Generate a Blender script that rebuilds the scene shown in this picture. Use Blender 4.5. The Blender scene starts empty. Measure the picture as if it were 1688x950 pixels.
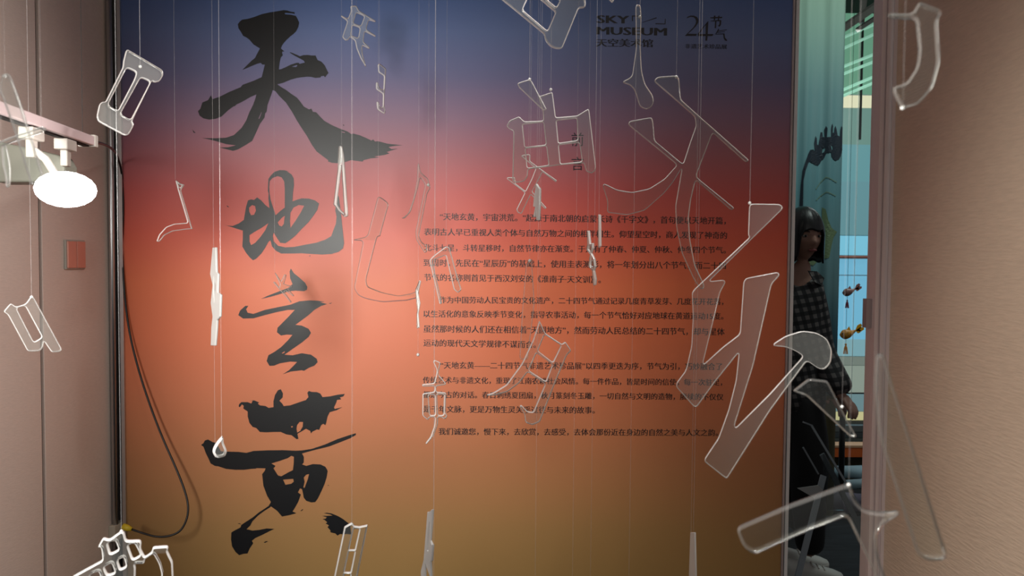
import bpy, bmesh, math, random
from mathutils import Vector, Matrix
random.seed(7)
S = bpy.context.scene
COL = S.collection

# ------------------------------------------------------------------ camera
F = 1250.0                      # focal length in pixels of the 1688x950 frame
CAM = Vector((0.0, 0.0, 1.39))
yaw, pitch, roll = math.radians(1.0), math.radians(-2.2), 0.0078
fwd = Vector((math.sin(yaw)*math.cos(pitch), math.cos(yaw)*math.cos(pitch), math.sin(pitch)))
r0 = Vector((math.cos(yaw), -math.sin(yaw), 0)); u0 = r0.cross(fwd)
R_ = (r0*math.cos(roll) + u0*math.sin(roll)).normalized()
U_ = R_.cross(fwd)
cd = bpy.data.cameras.new('camera'); cam = bpy.data.objects.new('camera', cd); COL.objects.link(cam)
cd.sensor_width = 36; cd.lens = 36*F/1688; cd.clip_start = 0.02
m = Matrix((R_, U_, -fwd)).transposed().to_4x4(); m.translation = CAM
cam.matrix_world = m
cd.dof.use_dof = True; cd.dof.focus_distance = 2.0; cd.dof.aperture_fstop = 8.5
S.camera = cam

def ray(px, py): return fwd + R_*((px-844)/F) - U_*((py-475)/F)
def at(px, py, d): return CAM + ray(px, py)*d                    # d: depth along the view axis
def hit(px, py, P, N):
    r = ray(px, py); return CAM + r*((P-CAM).dot(N)/r.dot(N))

# ------------------------------------------------------------------ world, view, lights
S.view_settings.view_transform = 'Standard'; S.view_settings.look = 'None'
S.view_settings.exposure = 0.0; S.view_settings.gamma = 1.0
w = bpy.data.worlds.new('world'); S.world = w; w.use_nodes = True
w.node_tree.nodes['Background'].inputs[0].default_value = (0.80, 0.78, 0.80, 1)
w.node_tree.nodes['Background'].inputs[1].default_value = 0.17

def lamp(name, kind, loc, target, energy, color=(1,1,1), **kw):
    l = bpy.data.lights.new(name, kind); l.energy = energy; l.color = color
    for k, v in kw.items(): setattr(l, k, v)
    o = bpy.data.objects.new(name, l); COL.objects.link(o); o.location = loc
    o.rotation_euler = (Vector(target)-Vector(loc)).to_track_quat('-Z', 'Y').to_euler()
    return o
# exhibition spotlight behind the visitor, aimed at the printed panel
lamp('track_spotlight', 'SPOT', (-1.05, 0.0, 1.58), (-0.40, 2.6, 1.10), 255, (1.0, 0.97, 0.91),
     shadow_soft_size=0.27, spot_size=math.radians(66), spot_blend=1.0).scale = (0.61, 1, 1)    # beam squeezed sideways so the panel's sides stay dark
# two unseen spots added to brighten the side partitions
lamp('left_wall_fill', 'SPOT', (0.55, 0.75, 2.2), (-1.5, 1.45, 1.35), 120, (1.0, 0.94, 0.90), shadow_soft_size=0.12, spot_size=math.radians(80), spot_blend=.8).scale = (0.62, 1, 1)
lamp('right_wall_fill', 'SPOT', (-0.2, 0.3, 1.75), (1.2, 1.38, 0.98), 80, (1.0, 0.95, 0.88), shadow_soft_size=0.12, spot_size=math.radians(80), spot_blend=.8).scale = (0.46, 1, 1)
# unseen soft fill added for the hall, above and behind
lamp('hall_fill', 'AREA', (0.3, 0.1, 2.92), (0.2, 0.9, 0), 7, (1.0, 0.93, 0.86), shape='RECTANGLE', size=1.6, size_y=0.8)
# unseen spot added overhead to brighten the hanging characters
lamp('hanging_character_fill', 'SPOT', (0.25, 1.25, 2.93), (0.25, 1.55, 0.0), 85, (1.0, 0.97, 0.93), shadow_soft_size=0.08, spot_size=math.radians(58), spot_blend=.6)
# second room
lamp('next_room_light', 'AREA', (1.9, 2.95, 3.2), (1.6, 4.0, 1.3), 12, (0.85, 1.0, 0.95), shape='RECTANGLE', size=0.8, size_y=0.3)  # unseen area light added to light the banner
lamp('next_room_far_light', 'AREA', (2.9, 5.0, 2.85), (2.8, 6.2, 0.6), 25, (0.9, 1.0, 1.0), shape='RECTANGLE', size=1.0, size_y=0.5)

# ------------------------------------------------------------------ materials
def lin(c): return tuple(((x/255)/12.92 if x/255 <= .04045 else ((x/255+.055)/1.055)**2.4) for x in c) + (1,)
def mat(name, c, rough=.6, metal=0.0, spec=.5, emit=None, es=1.0):
    M = bpy.data.materials.new(name); M.use_nodes = True
    b = M.node_tree.nodes['Principled BSDF']
    b.inputs['Base Color'].default_value = lin(c); b.inputs['Roughness'].default_value = rough
    b.inputs['Metallic'].default_value = metal; b.inputs['Specular IOR Level'].default_value = spec
    if emit: b.inputs['Emission Color'].default_value = lin(emit); b.inputs['Emission Strength'].default_value = es
    return M
def nodes(M): return M.node_tree.nodes, M.node_tree.links, M.node_tree.nodes['Principled BSDF']
def noise_bump(M, scale=(1,1,1), sc=50, strength=.2, dist=.002, colvar=0.0):
    n, l, b = nodes(M)
    tc = n.new('ShaderNodeTexCoord'); mp = n.new('ShaderNodeMapping'); mp.inputs['Scale'].default_value = scale
    no = n.new('ShaderNodeTexNoise'); no.inputs['Scale'].default_value = sc; no.inputs['Detail'].default_value = 4
    bu = n.new('ShaderNodeBump'); bu.inputs['Strength'].default_value = strength; bu.inputs['Distance'].default_value = dist
    l.new(tc.outputs['Object'], mp.inputs[0]); l.new(mp.outputs[0], no.inputs[0]); l.new(no.outputs[0], bu.inputs['Height']); l.new(bu.outputs[0], b.inputs['Normal'])
    if colvar:
        base = b.inputs['Base Color'].default_value[:]
        cr = n.new('ShaderNodeValToRGB')
        cr.color_ramp.elements[0].color = tuple(x*(1-colvar) for x in base[:3])+(1,); cr.color_ramp.elements[0].position = .3
        cr.color_ramp.elements[1].color = tuple(min(1, x*(1+colvar)) for x in base[:3])+(1,); cr.color_ramp.elements[1].position = .7
        l.new(no.outputs[0], cr.inputs[0]); l.new(cr.outputs[0], b.inputs['Base Color'])
    return M

M_wallL = noise_bump(mat('beige_panel_left', (214,198,187), .55), (1,1,6), 60, .25, .002, .04)
M_wallR = noise_bump(mat('beige_fabric_right', (214,194,172), .6), (5,5,32), 5, .6, .003, .05)
M_gap = mat('dark_joint', (40,26,24), .8)
M_alu = mat('aluminium', (200,200,202), .32, 1.0)
M_alu_dull = mat('dull_aluminium', (176,166,168), .42, .6)
M_alu_right = mat('mauve_aluminium', (222,206,204), .4, 0)
M_black = mat('black_gap', (6,6,7), .7)
M_ink = mat('glossy_black_ink', (6,8,13), .40, 0, .46)
M_text = mat('printed_text_ink', (36,20,22), .45, 0, .5)
M_logo = mat('printed_logo_ink', (8,12,28), .45, 0, .5)
M_cord = mat('black_cable', (14,12,14), .45)
M_yellow = mat('yellow_plug', (205,180,40), .5)
M_box = mat('grey_socket', (190,182,165), .5)
M_switch = mat('bronze_switch', (214,150,132), .35, .1)
M_switch_side = mat('switch_rim', (170,165,155), .5)
M_white = mat('white_fitting', (188,182,174), .45)
M_rail = mat('rail_aluminium', (205,185,185), .45, .2)
M_lamp = mat('lit_lamp', (255,255,255), .5, 0, .5, (255,252,248), 38)
M_floor = noise_bump(mat('dark_carpet', (26,28,32), .9), (1,6,1), 6, .3, .004, .5)
M_ceil = mat('ceiling_black', (14,14,15), .8)
M_ceilw = mat('ceiling_paint', (150,145,140), .8)
M_wallp = mat('partition_back', (120,116,112), .7)

# printed gradient of the panel: navy sky, rose, orange, ochre
M_poster = mat('printed_gradient', (200,100,80), .46, 0, .62)
n, l, b = nodes(M_poster)
tc = n.new('ShaderNodeTexCoord'); sp = n.new('ShaderNodeSeparateXYZ'); mr = n.new('ShaderNodeMapRange'); cr = n.new('ShaderNodeValToRGB')
ZT, ZB = at(844, -40, 2.6).z, at(844, 990, 2.6).z
mr.inputs['From Min'].default_value = ZT; mr.inputs['From Max'].default_value = ZB
l.new(tc.outputs['Object'], sp.inputs[0]); l.new(sp.outputs['Z'], mr.inputs[0]); l.new(mr.outputs[0], cr.inputs[0]); l.new(cr.outputs[0], b.inputs['Base Color'])
stops = [(-40,(52,92,156)),(60,(94,114,164)),(130,(104,104,146)),(200,(138,102,128)),(260,(166,92,102)),(320,(194,80,76)),(390,(216,88,64)),
         (470,(226,112,68)),(560,(220,114,72)),(650,(204,116,76)),(760,(178,116,74)),(880,(156,118,70)),(990,(148,118,68))]
el = cr.color_ramp.elements
while len(el) > 1: el.remove(el[-1])
for i, (y, c) in enumerate(stops):
    e = el[0] if i == 0 else el.new((y+40)/1030)
    e.position = (y+40)/1030; e.color = lin(c)

def acrylic(name, haze, refl, tint=(235,238,236)):
    M = bpy.data.materials.new(name); M.use_nodes = True
    n = M.node_tree.nodes; l = M.node_tree.links; n.clear()
    out = n.new('ShaderNodeOutputMaterial'); tr = n.new('ShaderNodeBsdfTransparent'); gl = n.new('ShaderNodeBsdfGlossy'); df = n.new('ShaderNodeBsdfDiffuse'); tl = n.new('ShaderNodeBsdfTranslucent')
    tr.inputs[0].default_value = lin((250,252,250)); gl.inputs['Roughness'].default_value = .12
    df.inputs[0].default_value = lin(tint); tl.inputs[0].default_value = lin(tint)
    m0 = n.new('ShaderNodeMixShader'); m0.inputs[0].default_value = .2; l.new(df.outputs[0], m0.inputs[1]); l.new(tl.outputs[0], m0.inputs[2])
    m1 = n.new('ShaderNodeMixShader'); m1.inputs[0].default_value = haze; l.new(tr.outputs[0], m1.inputs[1]); l.new(m0.outputs[0], m1.inputs[2])
    fr = n.new('ShaderNodeFresnel'); fr.inputs[0].default_value = 1.49
    mu = n.new('ShaderNodeMath'); mu.operation = 'MULTIPLY'; mu.use_clamp = True; mu.inputs[1].default_value = refl; l.new(fr.outputs[0], mu.inputs[0])
    m2 = n.new('ShaderNodeMixShader'); l.new(mu.outputs[0], m2.inputs[0]); l.new(m1.outputs[0], m2.inputs[1]); l.new(gl.outputs[0], m2.inputs[2])
    l.new(m2.outputs[0], out.inputs[0]); return M
A_face = acrylic('clear_acrylic', .022, .7)
A_rim = acrylic('cut_acrylic_edge', .60, .6, (250,248,246))  # pale diffuse stands in for light carried to the cut edge
A_rim_soft = acrylic('cut_acrylic_edge_soft', .18, .6, (250,248,246))
A_rim_mid = acrylic('cut_acrylic_edge_mid', .42, 1.0, (250,248,246))
A_rim_near = acrylic('cut_acrylic_edge_near', .065, .6, (250,248,246))  # dimmer copy, near plates catch too much wall light
A_rim_bright = acrylic('cut_acrylic_edge_bright', .75, 1.0, (252,252,250))  # edge glints painted in as strong white
A_face_veil = acrylic('clear_acrylic_veiled', .045, .7)  # greyish veil painted into the clear faces
A_face_hazed = acrylic('clear_acrylic_hazed', .06, .6, (250,248,246))  # stronger painted haze where little light reaches the faces
A_face_near = acrylic('clear_acrylic_near', .006, .5)  # dimmer copy of the clear face for strongly lit near plates
A_face_faint = acrylic('clear_acrylic_thin', .010, .5)
M_thread = bpy.data.materials.new('nylon_thread'); M_thread.use_nodes = True
n, l, b = nodes(M_thread); b.inputs['Base Color'].default_value = lin((215,212,212)); b.inputs['Roughness'].default_value = .14; b.inputs['Alpha'].default_value = .18; b.inputs['Specular IOR Level'].default_value = 1.0

M_thread_near = M_thread.copy(); M_thread_near.name = 'faint_nylon_thread'; M_thread_near.node_tree.nodes['Principled BSDF'].inputs['Alpha'].default_value = .07  # fainter copy keeps near threads from looking too bright
# ------------------------------------------------------------------ object helpers
def tag(o, label=None, cat=None, group=None, kind=None):
    for k, v in (('label',label),('category',cat),('group',group),('kind',kind)):
        if v: o[k] = v
    return o
def link(name, me, mats, parent=None):
    o = bpy.data.objects.new(name, me); COL.objects.link(o)
    for x in (mats if isinstance(mats, (list,tuple)) else [mats]):
        if len(me.materials) < 8: me.materials.append(x)
    if parent: o.parent = parent
    return o
def empty(name, loc, label, cat, group=None):
    o = bpy.data.objects.new(name, None); COL.objects.link(o); o.location = loc; o.empty_display_size = .05
    return tag(o, label, cat, group)
def world_of(o): return (world_of(o.parent) if o.parent else Matrix()) @ o.matrix_basis
class MB:
    """collects world-space geometry; build() stores it relative to the parent's own frame"""
    def __init__(s): s.v=[]; s.f=[]; s.sm=False
    def add(s, vs, fs):
        k=len(s.v); s.v += [Vector(v) for v in vs]; s.f += [tuple(i+k for i in f) for f in fs]; return s
    def box(s, a, b):
        x0,y0,z0=a; x1,y1,z1=b
        return s.add([(x0,y0,z0),(x1,y0,z0),(x1,y1,z0),(x0,y1,z0),(x0,y0,z1),(x1,y0,z1),(x1,y1,z1),(x0,y1,z1)],
              [(3,2,1,0),(4,5,6,7),(0,1,5,4),(1,2,6,5),(2,3,7,6),(3,0,4,7)])
    def prism(s, pts, off):
        n=len(pts); off=Vector(off)
        return s.add([Vector(p) for p in pts]+[Vector(p)+off for p in pts],
             [tuple(range(n))[::-1], tuple(range(n,2*n))]+[(i,(i+1)%n,n+(i+1)%n,n+i) for i in range(n)])
    def obox(s, c, ax, ay, az):       # oriented box, half-axes
        c=Vector(c); vs=[c+ax*i+ay*j+az*k for k in(-1,1) for j in(-1,1) for i in(-1,1)]
        return s.add(vs,[(0,2,3,1),(4,5,7,6),(0,1,5,4),(1,3,7,5),(3,2,6,7),(2,0,4,6)])
    def tube(s, pts, rad, seg=8, caps=True):
        pts=[Vector(p) for p in pts]; rs = rad if isinstance(rad,(list,tuple)) else [rad]*len(pts); k=len(s.v); up=None
        for i,p in enumerate(pts):
            t=(pts[min(i+1,len(pts)-1)]-pts[max(i-1,0)]).normalized()
            if up is None: up = Vector((0,0,1)) if abs(t.z)<.9 else Vector((1,0,0))
            a=(up-t*up.dot(t)).normalized(); up=a; c=t.cross(a)
            for j in range(seg):
                th=2*math.pi*j/seg; s.v.append(p+(a*math.cos(th)+c*math.sin(th))*rs[i])
        for i in range(len(pts)-1):
            for j in range(seg):
                s.f.append((k+i*seg+j,k+i*seg+(j+1)%seg,k+(i+1)*seg+(j+1)%seg,k+(i+1)*seg+j))
        if caps: s.f.append(tuple(k+j for j in range(seg))[::-1]); s.f.append(tuple(k+(len(pts)-1)*seg+j for j in range(seg)))
        return s
    def ball(s, c, rx, ry=None, rz=None, seg=12, ring=8, rot=None):
        ry=ry or rx; rz=rz or rx; c=Vector(c); k=len(s.v); rot=rot or Matrix.Identity(3)
        for i in range(1,ring):
            p=math.pi*i/ring
            for j in range(seg):
                t=2*math.pi*j/seg; s.v.append(c+rot@Vector((rx*math.sin(p)*math.cos(t),ry*math.sin(p)*math.sin(t),rz*math.cos(p))))
        s.v.append(c+rot@Vector((0,0,rz))); s.v.append(c+rot@Vector((0,0,-rz))); T=len(s.v)-2; B=T+1
        for i in range(ring-2):
            for j in range(seg): s.f.append((k+i*seg+j,k+(i+1)*seg+j,k+(i+1)*seg+(j+1)%seg,k+i*seg+(j+1)%seg))
        for j in range(seg):
            s.f.append((T,k+j,k+(j+1)%seg)); s.f.append((B,k+(ring-2)*seg+(j+1)%seg,k+(ring-2)*seg+j))
        return s
    def build(s, name, mats, parent=None, smooth=False, loc=None):
        if parent: inv = world_of(parent).inverted(); lo=None
        else:
            c = Vector(loc) if loc is not None else Vector(((min(v.x for v in s.v)+max(v.x for v in s.v))/2,(min(v.y for v in s.v)+max(v.y for v in s.v))/2,min(v.z for v in s.v)))
            inv = Matrix.Translation(-c); lo=c
        me=bpy.data.meshes.new(name); me.from_pydata([inv@v for v in s.v],[],s.f); me.update()
        bm=bmesh.new(); bm.from_mesh(me); bmesh.ops.recalc_face_normals(bm, faces=bm.faces); bm.to_mesh(me); bm.free()
        if smooth:
            for p in me.polygons: p.use_smooth=True
        o=link(name, me, mats, parent)
        if lo is not None: o.location=lo
        return o
def bevel(o, w=.002, seg=2):
    mo=o.modifiers.new('bevel','BEVEL'); mo.width=w; mo.segments=seg; mo.limit_method='ANGLE'; return o

# ------------------------------------------------------------------ setting
YB = 2.60                                    # plane of the printed panel
PP, PN = Vector((0,YB,0)), Vector((0,-1,0))
H = 3.0
def pb(px, py=427): return hit(px, py, PP, PN)
xl, xr = pb(200,475).x, pb(1297,475).x
# left partition, slightly opened outwards
CL = at(188, 427, 2.585); dirL = Vector((-math.sin(math.radians(8)), -math.cos(math.radians(8)), 0)); nL = Vector((math.cos(math.radians(8)), -math.sin(math.radians(8)), 0))
def pl(px, py): return hit(px, py, CL, nL)
def distL(px): return (pl(px,475)-CL).dot(dirL)
def wall_slab(a, b, z0, z1, thick, nrm):     # a,b points on the face
    a=Vector((a.x,a.y,z0)); b=Vector((b.x,b.y,z0)); t=-nrm*thick; h=Vector((0,0,z1-z0))
    return MB().add([a,b,b+t,a+t,a+h,b+h,b+t+h,a+t+h],[(3,2,1,0),(4,5,6,7),(0,1,5,4),(1,2,6,5),(2,3,7,6),(3,0,4,7)])
back = wall_slab(CL-nL*.012, CL-nL*.012+dirL*3.6, 0, H, .06, nL).build('wall_left', M_gap); tag(back, kind='structure')
dj = distL(68)
for (s0, s1) in ((0.0, dj-.006), (dj+.006, dj+1.16), (dj+1.172, 3.6)):
    o = wall_slab(CL+dirL*s0, CL+dirL*s1, 0.0, H-.005, .011, nL).build('wall_panel', M_wallL, back); bevel(o, .002)
# right partition near the visitor
RE = at(1441, 475, 2.35); REi = at(1467, 475, 2.35)
wr = MB().box((REi.x-.001, -.8, 0), (REi.x+.10, RE.y-.002, H)).build('wall_right', M_wallR); tag(wr, kind='structure')
pr = MB()
x0, x1 = RE.x, REi.x
pr.box((x0,RE.y,0),(x1+.05,RE.y+.05,H)); 
post = pr.build('aluminium_post', M_alu_right, wr); bevel(post,.003); 
for fx in (0.0, .36, .78):
    MB().box((x0+(x1-x0)*fx, RE.y-.008, 0), (x0+(x1-x0)*(fx+.22), RE.y+.001, H)).build('post_rib', M_alu_right, wr)
hp = at(1431,517,2.36)
MB().box((hp.x-.004, RE.y+.01, at(1436,541,2.36).z),(RE.x+.002, RE.y+.035, at(1436,493,2.36).z)).build('strike_plate', M_alu_dull, wr)
# floor and ceilings
tag(MB().box((-2.6,-1.2,-.05),(5.2,8.3,0)).build('floor', M_floor), kind='structure')
tag(MB().box((-2.6,-.5,H),(1.9,2.75,H+.05)).build('ceiling', M_ceilw), kind='structure')
wb = MB().box((xl-.05, YB+.03, 0),(xr+.004, YB+.09, H)).build('wall_back', M_wallp); tag(wb, kind='structure')

# ------------------------------------------------------------------ printed panel
pan = MB().box((xl, YB, .0),(xr, YB+.028, H-.01)).build('printed_panel', M_poster, loc=(0,YB,0))
tag(pan, 'tall exhibition panel printed from navy to ochre with black brush characters', 'exhibition panel')
MB().box((xl-.001,YB-.010,0),(xl+.011,YB+.02,H-.01)).build('frame_strip', M_alu, pan)
lt = MB().box((xr-.001,YB-.006,0),(xr+.006,YB+.03,H-.01)).build('frame_strip', M_alu_dull, pan)
tag(MB().box((xr+.012+.0,YB-.0,0),(xr+.0235,YB+.06,H)).build('trim_1', mat('cream_aluminium',(225,225,225),.4,0)), kind='structure')
tag(MB().box((xr+.006,YB+.03,0),(xr+.0122,YB+.06,H)).build('trim_2', M_black), kind='structure')
cpx = pb(187,475).x
tag(MB().tube([(cpx+.008,YB-.022,0),(cpx+.008,YB-.022,H)], .0095, 16).build('trim_3', M_alu, smooth=True), kind='structure')
tag(MB().box((cpx+.012,YB+.004,0),(xl,YB+.03,H)).build('trim_4', M_black), kind='structure')

def filled(loops, to_local, name, mats, parent, extr=.0, bev=.0, basis=None, rim_split=False, rnd=0, offset=True):
    """closed loops of pixel points -> filled flat curve -> mesh"""
    cu = bpy.data.curves.new(name, 'CURVE'); cu.dimensions='2D'; cu.fill_mode='BOTH'
    cu.extrude=extr; cu.bevel_depth=bev; cu.bevel_resolution=0; cu.offset = -bev if offset else 0
    for lp in loops:
        pts=[to_local(p) for p in lp]
        if rnd: pts = round_loop(pts, rnd)
        sp=cu.splines.new('POLY'); sp.points.add(len(pts)-1)
        for q,p in zip(sp.points, pts): q.co=(p[0],p[1],0,1)
        sp.use_cyclic_u=True
    t=bpy.data.objects.new('tmp',cu)
    me=bpy.data.meshes.new_from_object(t); me.name=name
    bpy.data.objects.remove(t); bpy.data.curves.remove(cu)
    me.materials.clear()
    o=link(name, me, mats, parent)
    if rim_split:
        for p in me.polygons: p.material_index = 0 if abs(p.normal.z)>.985 else 1
    if basis is not None: o.matrix_basis = basis
    return o
def round_loop(P, r):
    out=[]; n=len(P); P=[Vector(p) for p in P]
    for i in range(n):
        a,b_,c=P[i-1],P[i],P[(i+1)%n]; d1=a-b_; d2=c-b_; l1,l2=d1.length,d2.length
        if l1<1e-7 or l2<1e-7: continue
        k1=min(r,l1*.33); k2=min(r,l2*.33)
        s=b_+d1/l1*k1; e=b_+d2/l2*k2
        for t in (0,.33,.67,1): out.append(s*(1-t)**2+b_*2*t*(1-t)+e*t*t)
    return out
def pxf(crop, pts):
    x0,y0,s=crop; return [(x0+x/s, y0+y/s) for x,y in pts]

# brush calligraphy, traced stroke outlines
a_=(380,10,8.635); b_=(310,110,6.335); c_=(440,80,9.5); d_=(440,130,6.335); e_=(360,275,5.933); f_=(430,275,5.94); g_=(380,440,5.278)
h_=(380,630,8.44); i_=(320,700,9.5); j_=(420,730,7.307); k_=(370,820,8.64); l_=(510,830,11.88); mm=(320,620,2.88)
def segs(*a):
    o=[]
    for crop, pts in a: o += pxf(crop, pts)
    return o
TIAN=[segs((a_,[(165,195),(240,185),(330,160),(450,115),(560,92),(680,72),(760,60),(810,65),(860,82),(910,88),(915,112),(870,104),(775,98),(775,118),(860,125),(930,140),(955,185),(978,235),(965,300),(935,360),(895,400),(855,430),(800,480),(755,530),(730,570),(718,605),(740,625),(765,645),(735,650),(735,675),(745,700),(715,735),(700,800),(688,905),(720,900),(790,870),(860,835),(940,810),(970,808),(985,825),(1060,805),(1040,775),(980,745),(900,700),(840,662),(860,660),(920,685),(990,715),(1040,700),(1100,697),(1160,705),(1210,705),(1240,770),(1290,790)]),
 (c_,[(870,225),(905,265),(945,350),(965,385),(930,425),(910,455),(895,430),(850,435),(840,455),(760,462),(690,445),(630,443),(560,450),(470,462),(370,490),(250,540),(165,562),(215,600),(300,650),(380,710),(470,770),(520,830),(575,905),(620,945)]),
 (d_,[(385,290),(440,320),(465,312),(480,345),(515,350),(560,400),(600,440),(680,485),(760,520),(840,550),(885,580),(900,572),(970,590),(1040,620),(1090,645),(1110,635),(1130,655),(1160,652),(1260,678),(1350,688),(1415,695),(1340,700),(1270,712),(1300,735),(1365,730),(1290,752),(1250,765),(1280,780),(1230,795),(1120,812),(1175,822),(1080,832),(1010,850),(1000,865),(940,858),(880,850),(820,868),(740,882),(680,878),(640,865),(640,850),(580,805),(520,760),(470,690),(420,600),(360,510),(310,430),(260,340),(200,250),(130,180),(90,130),(60,118)]),
 (b_,[(870,290),(830,400),(820,470),(805,490),(800,530),(750,600),(710,690),(670,775),(600,820),(520,865),(470,880),(400,862),(330,845),(420,842),(500,822),(400,810),(300,780),(230,762),(145,745),(220,748),(300,748),(400,742),(480,715),(560,640),(610,560),(640,480),(680,400),(705,330),(715,290),(650,318),(595,350),(560,370),(505,395),(490,412),(475,415),(420,455),(350,520),(290,545),(220,553),(160,540),(120,510),(105,465),(130,440),(150,375),(210,350),(240,300),(255,340),(330,315),(430,265),(550,215),(570,190),(680,150),(770,110)]),
 (a_,[(490,835),(455,835),(430,810),(380,822),(300,855),(170,910),(230,850),(300,780),(350,740),(380,680),(420,605),(330,550),(270,480),(230,450),(180,425),(150,370),(115,320),(105,260),(130,225)])),
 pxf(a_,[(870,865),(940,840),(955,850),(930,870)]), pxf(b_,[(765,475),(735,545),(745,545),(770,480)]), pxf(b_,[(45,655),(80,695),(60,690)]), pxf(d_,[(795,475),(808,485),(800,495)]), pxf(d_,[(775,550),(815,558),(815,566),(785,560)])]
DI=[segs((e_,[(25,560),(80,575),(140,580),(200,555),(250,520),(262,450),(272,390),(290,330),(320,320),(350,325),(380,300),(420,330),(460,375),(500,405),(490,310),(492,260),(485,240),(487,180),(490,120),(510,90),(550,50),(600,33),(650,35),(690,48)]),
 (f_,[(255,45),(300,75),(322,115),(325,180),(315,250),(310,340),(350,325),(400,310),(470,312),(530,330),(570,360),(555,420),(515,480),(470,540),(400,610),(340,675),(290,715),(240,750),(190,745),(160,700),(125,645),(118,680),(125,730),(170,775),(240,790),(330,785),(430,765),(540,745),(630,715),(690,680),(715,610),(735,560),(742,490),(730,430),(735,370),(745,290),(755,270),(765,300),(775,380),(785,460),(795,560),(805,650),(815,750),(805,800),(760,835),(690,855),(600,860),(500,855),(400,848),(300,850),(200,850),(150,825),(110,780),(95,720)]),
 (e_,[(490,735),(460,790),(420,850),(370,900),(340,915),(310,890),(270,840),(235,780),(240,700),(240,625),(190,610),(130,590)])),
 pxf(e_,[(300,400),(330,375),(360,385),(368,430),(350,470),(320,475),(302,440)]), pxf(e_,[(305,670),(350,640),(420,600),(490,552),(460,620),(410,690),(360,745),(320,768),(305,730)]),
 pxf(e_,[(500,250),(497,200),(502,140),(530,110),(580,92),(620,105),(645,145),(650,220),(650,330),(650,400),(610,430),(560,475),(535,400),(510,320)]), pxf(e_,[(580,545),(620,500),(650,480),(640,560),(620,585),(595,575)]),
 pxf(f_,[(290,450),(320,400),(370,375),(425,382),(390,450),(340,530),(290,600),(285,530)]), pxf(e_,[(80,378),(95,385),(105,398),(90,394)]), pxf(f_,[(470,875),(485,868),(485,878)]), pxf(f_,[(765,35),(785,50),(775,72),(762,65)])]
XUAN=[pxf(g_,[(525,15),(550,55),(600,95),(650,140),(668,175),(665,200),(640,212),(560,208),(500,215),(440,235),(370,255),(265,280),(330,250),(420,215),(500,185),(540,150),(520,100),(515,40)]),
 pxf(g_,[(130,340),(155,340),(135,370),(150,400),(200,410),(300,375),(420,350),(520,330),(600,300),(690,292),(760,295),(820,305),(780,308),(840,325),(790,340),(730,375),(680,420),(620,465),(565,505),(620,512),(680,540),(700,575),(680,610),(620,660),(540,715),(470,765),(540,770),(620,752),(700,765),(750,800),(758,830),(730,860),(680,880),(640,905),(620,900),(580,905),(520,912),(455,935),(510,900),(560,850),(580,828),(520,825),(430,840),(380,860),(340,862),(315,820),(330,770),(380,742),(440,700),(500,640),(540,592),(490,590),(440,598),(405,570),(410,530),(450,490),(500,440),(560,375),(500,375),(400,395),(300,420),(200,448),(110,450),(68,420),(85,380)]),
 pxf(g_,[(445,752),(470,735),(475,742),(455,755)]), pxf(g_,[(855,318),(885,312),(870,322)])]
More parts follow.
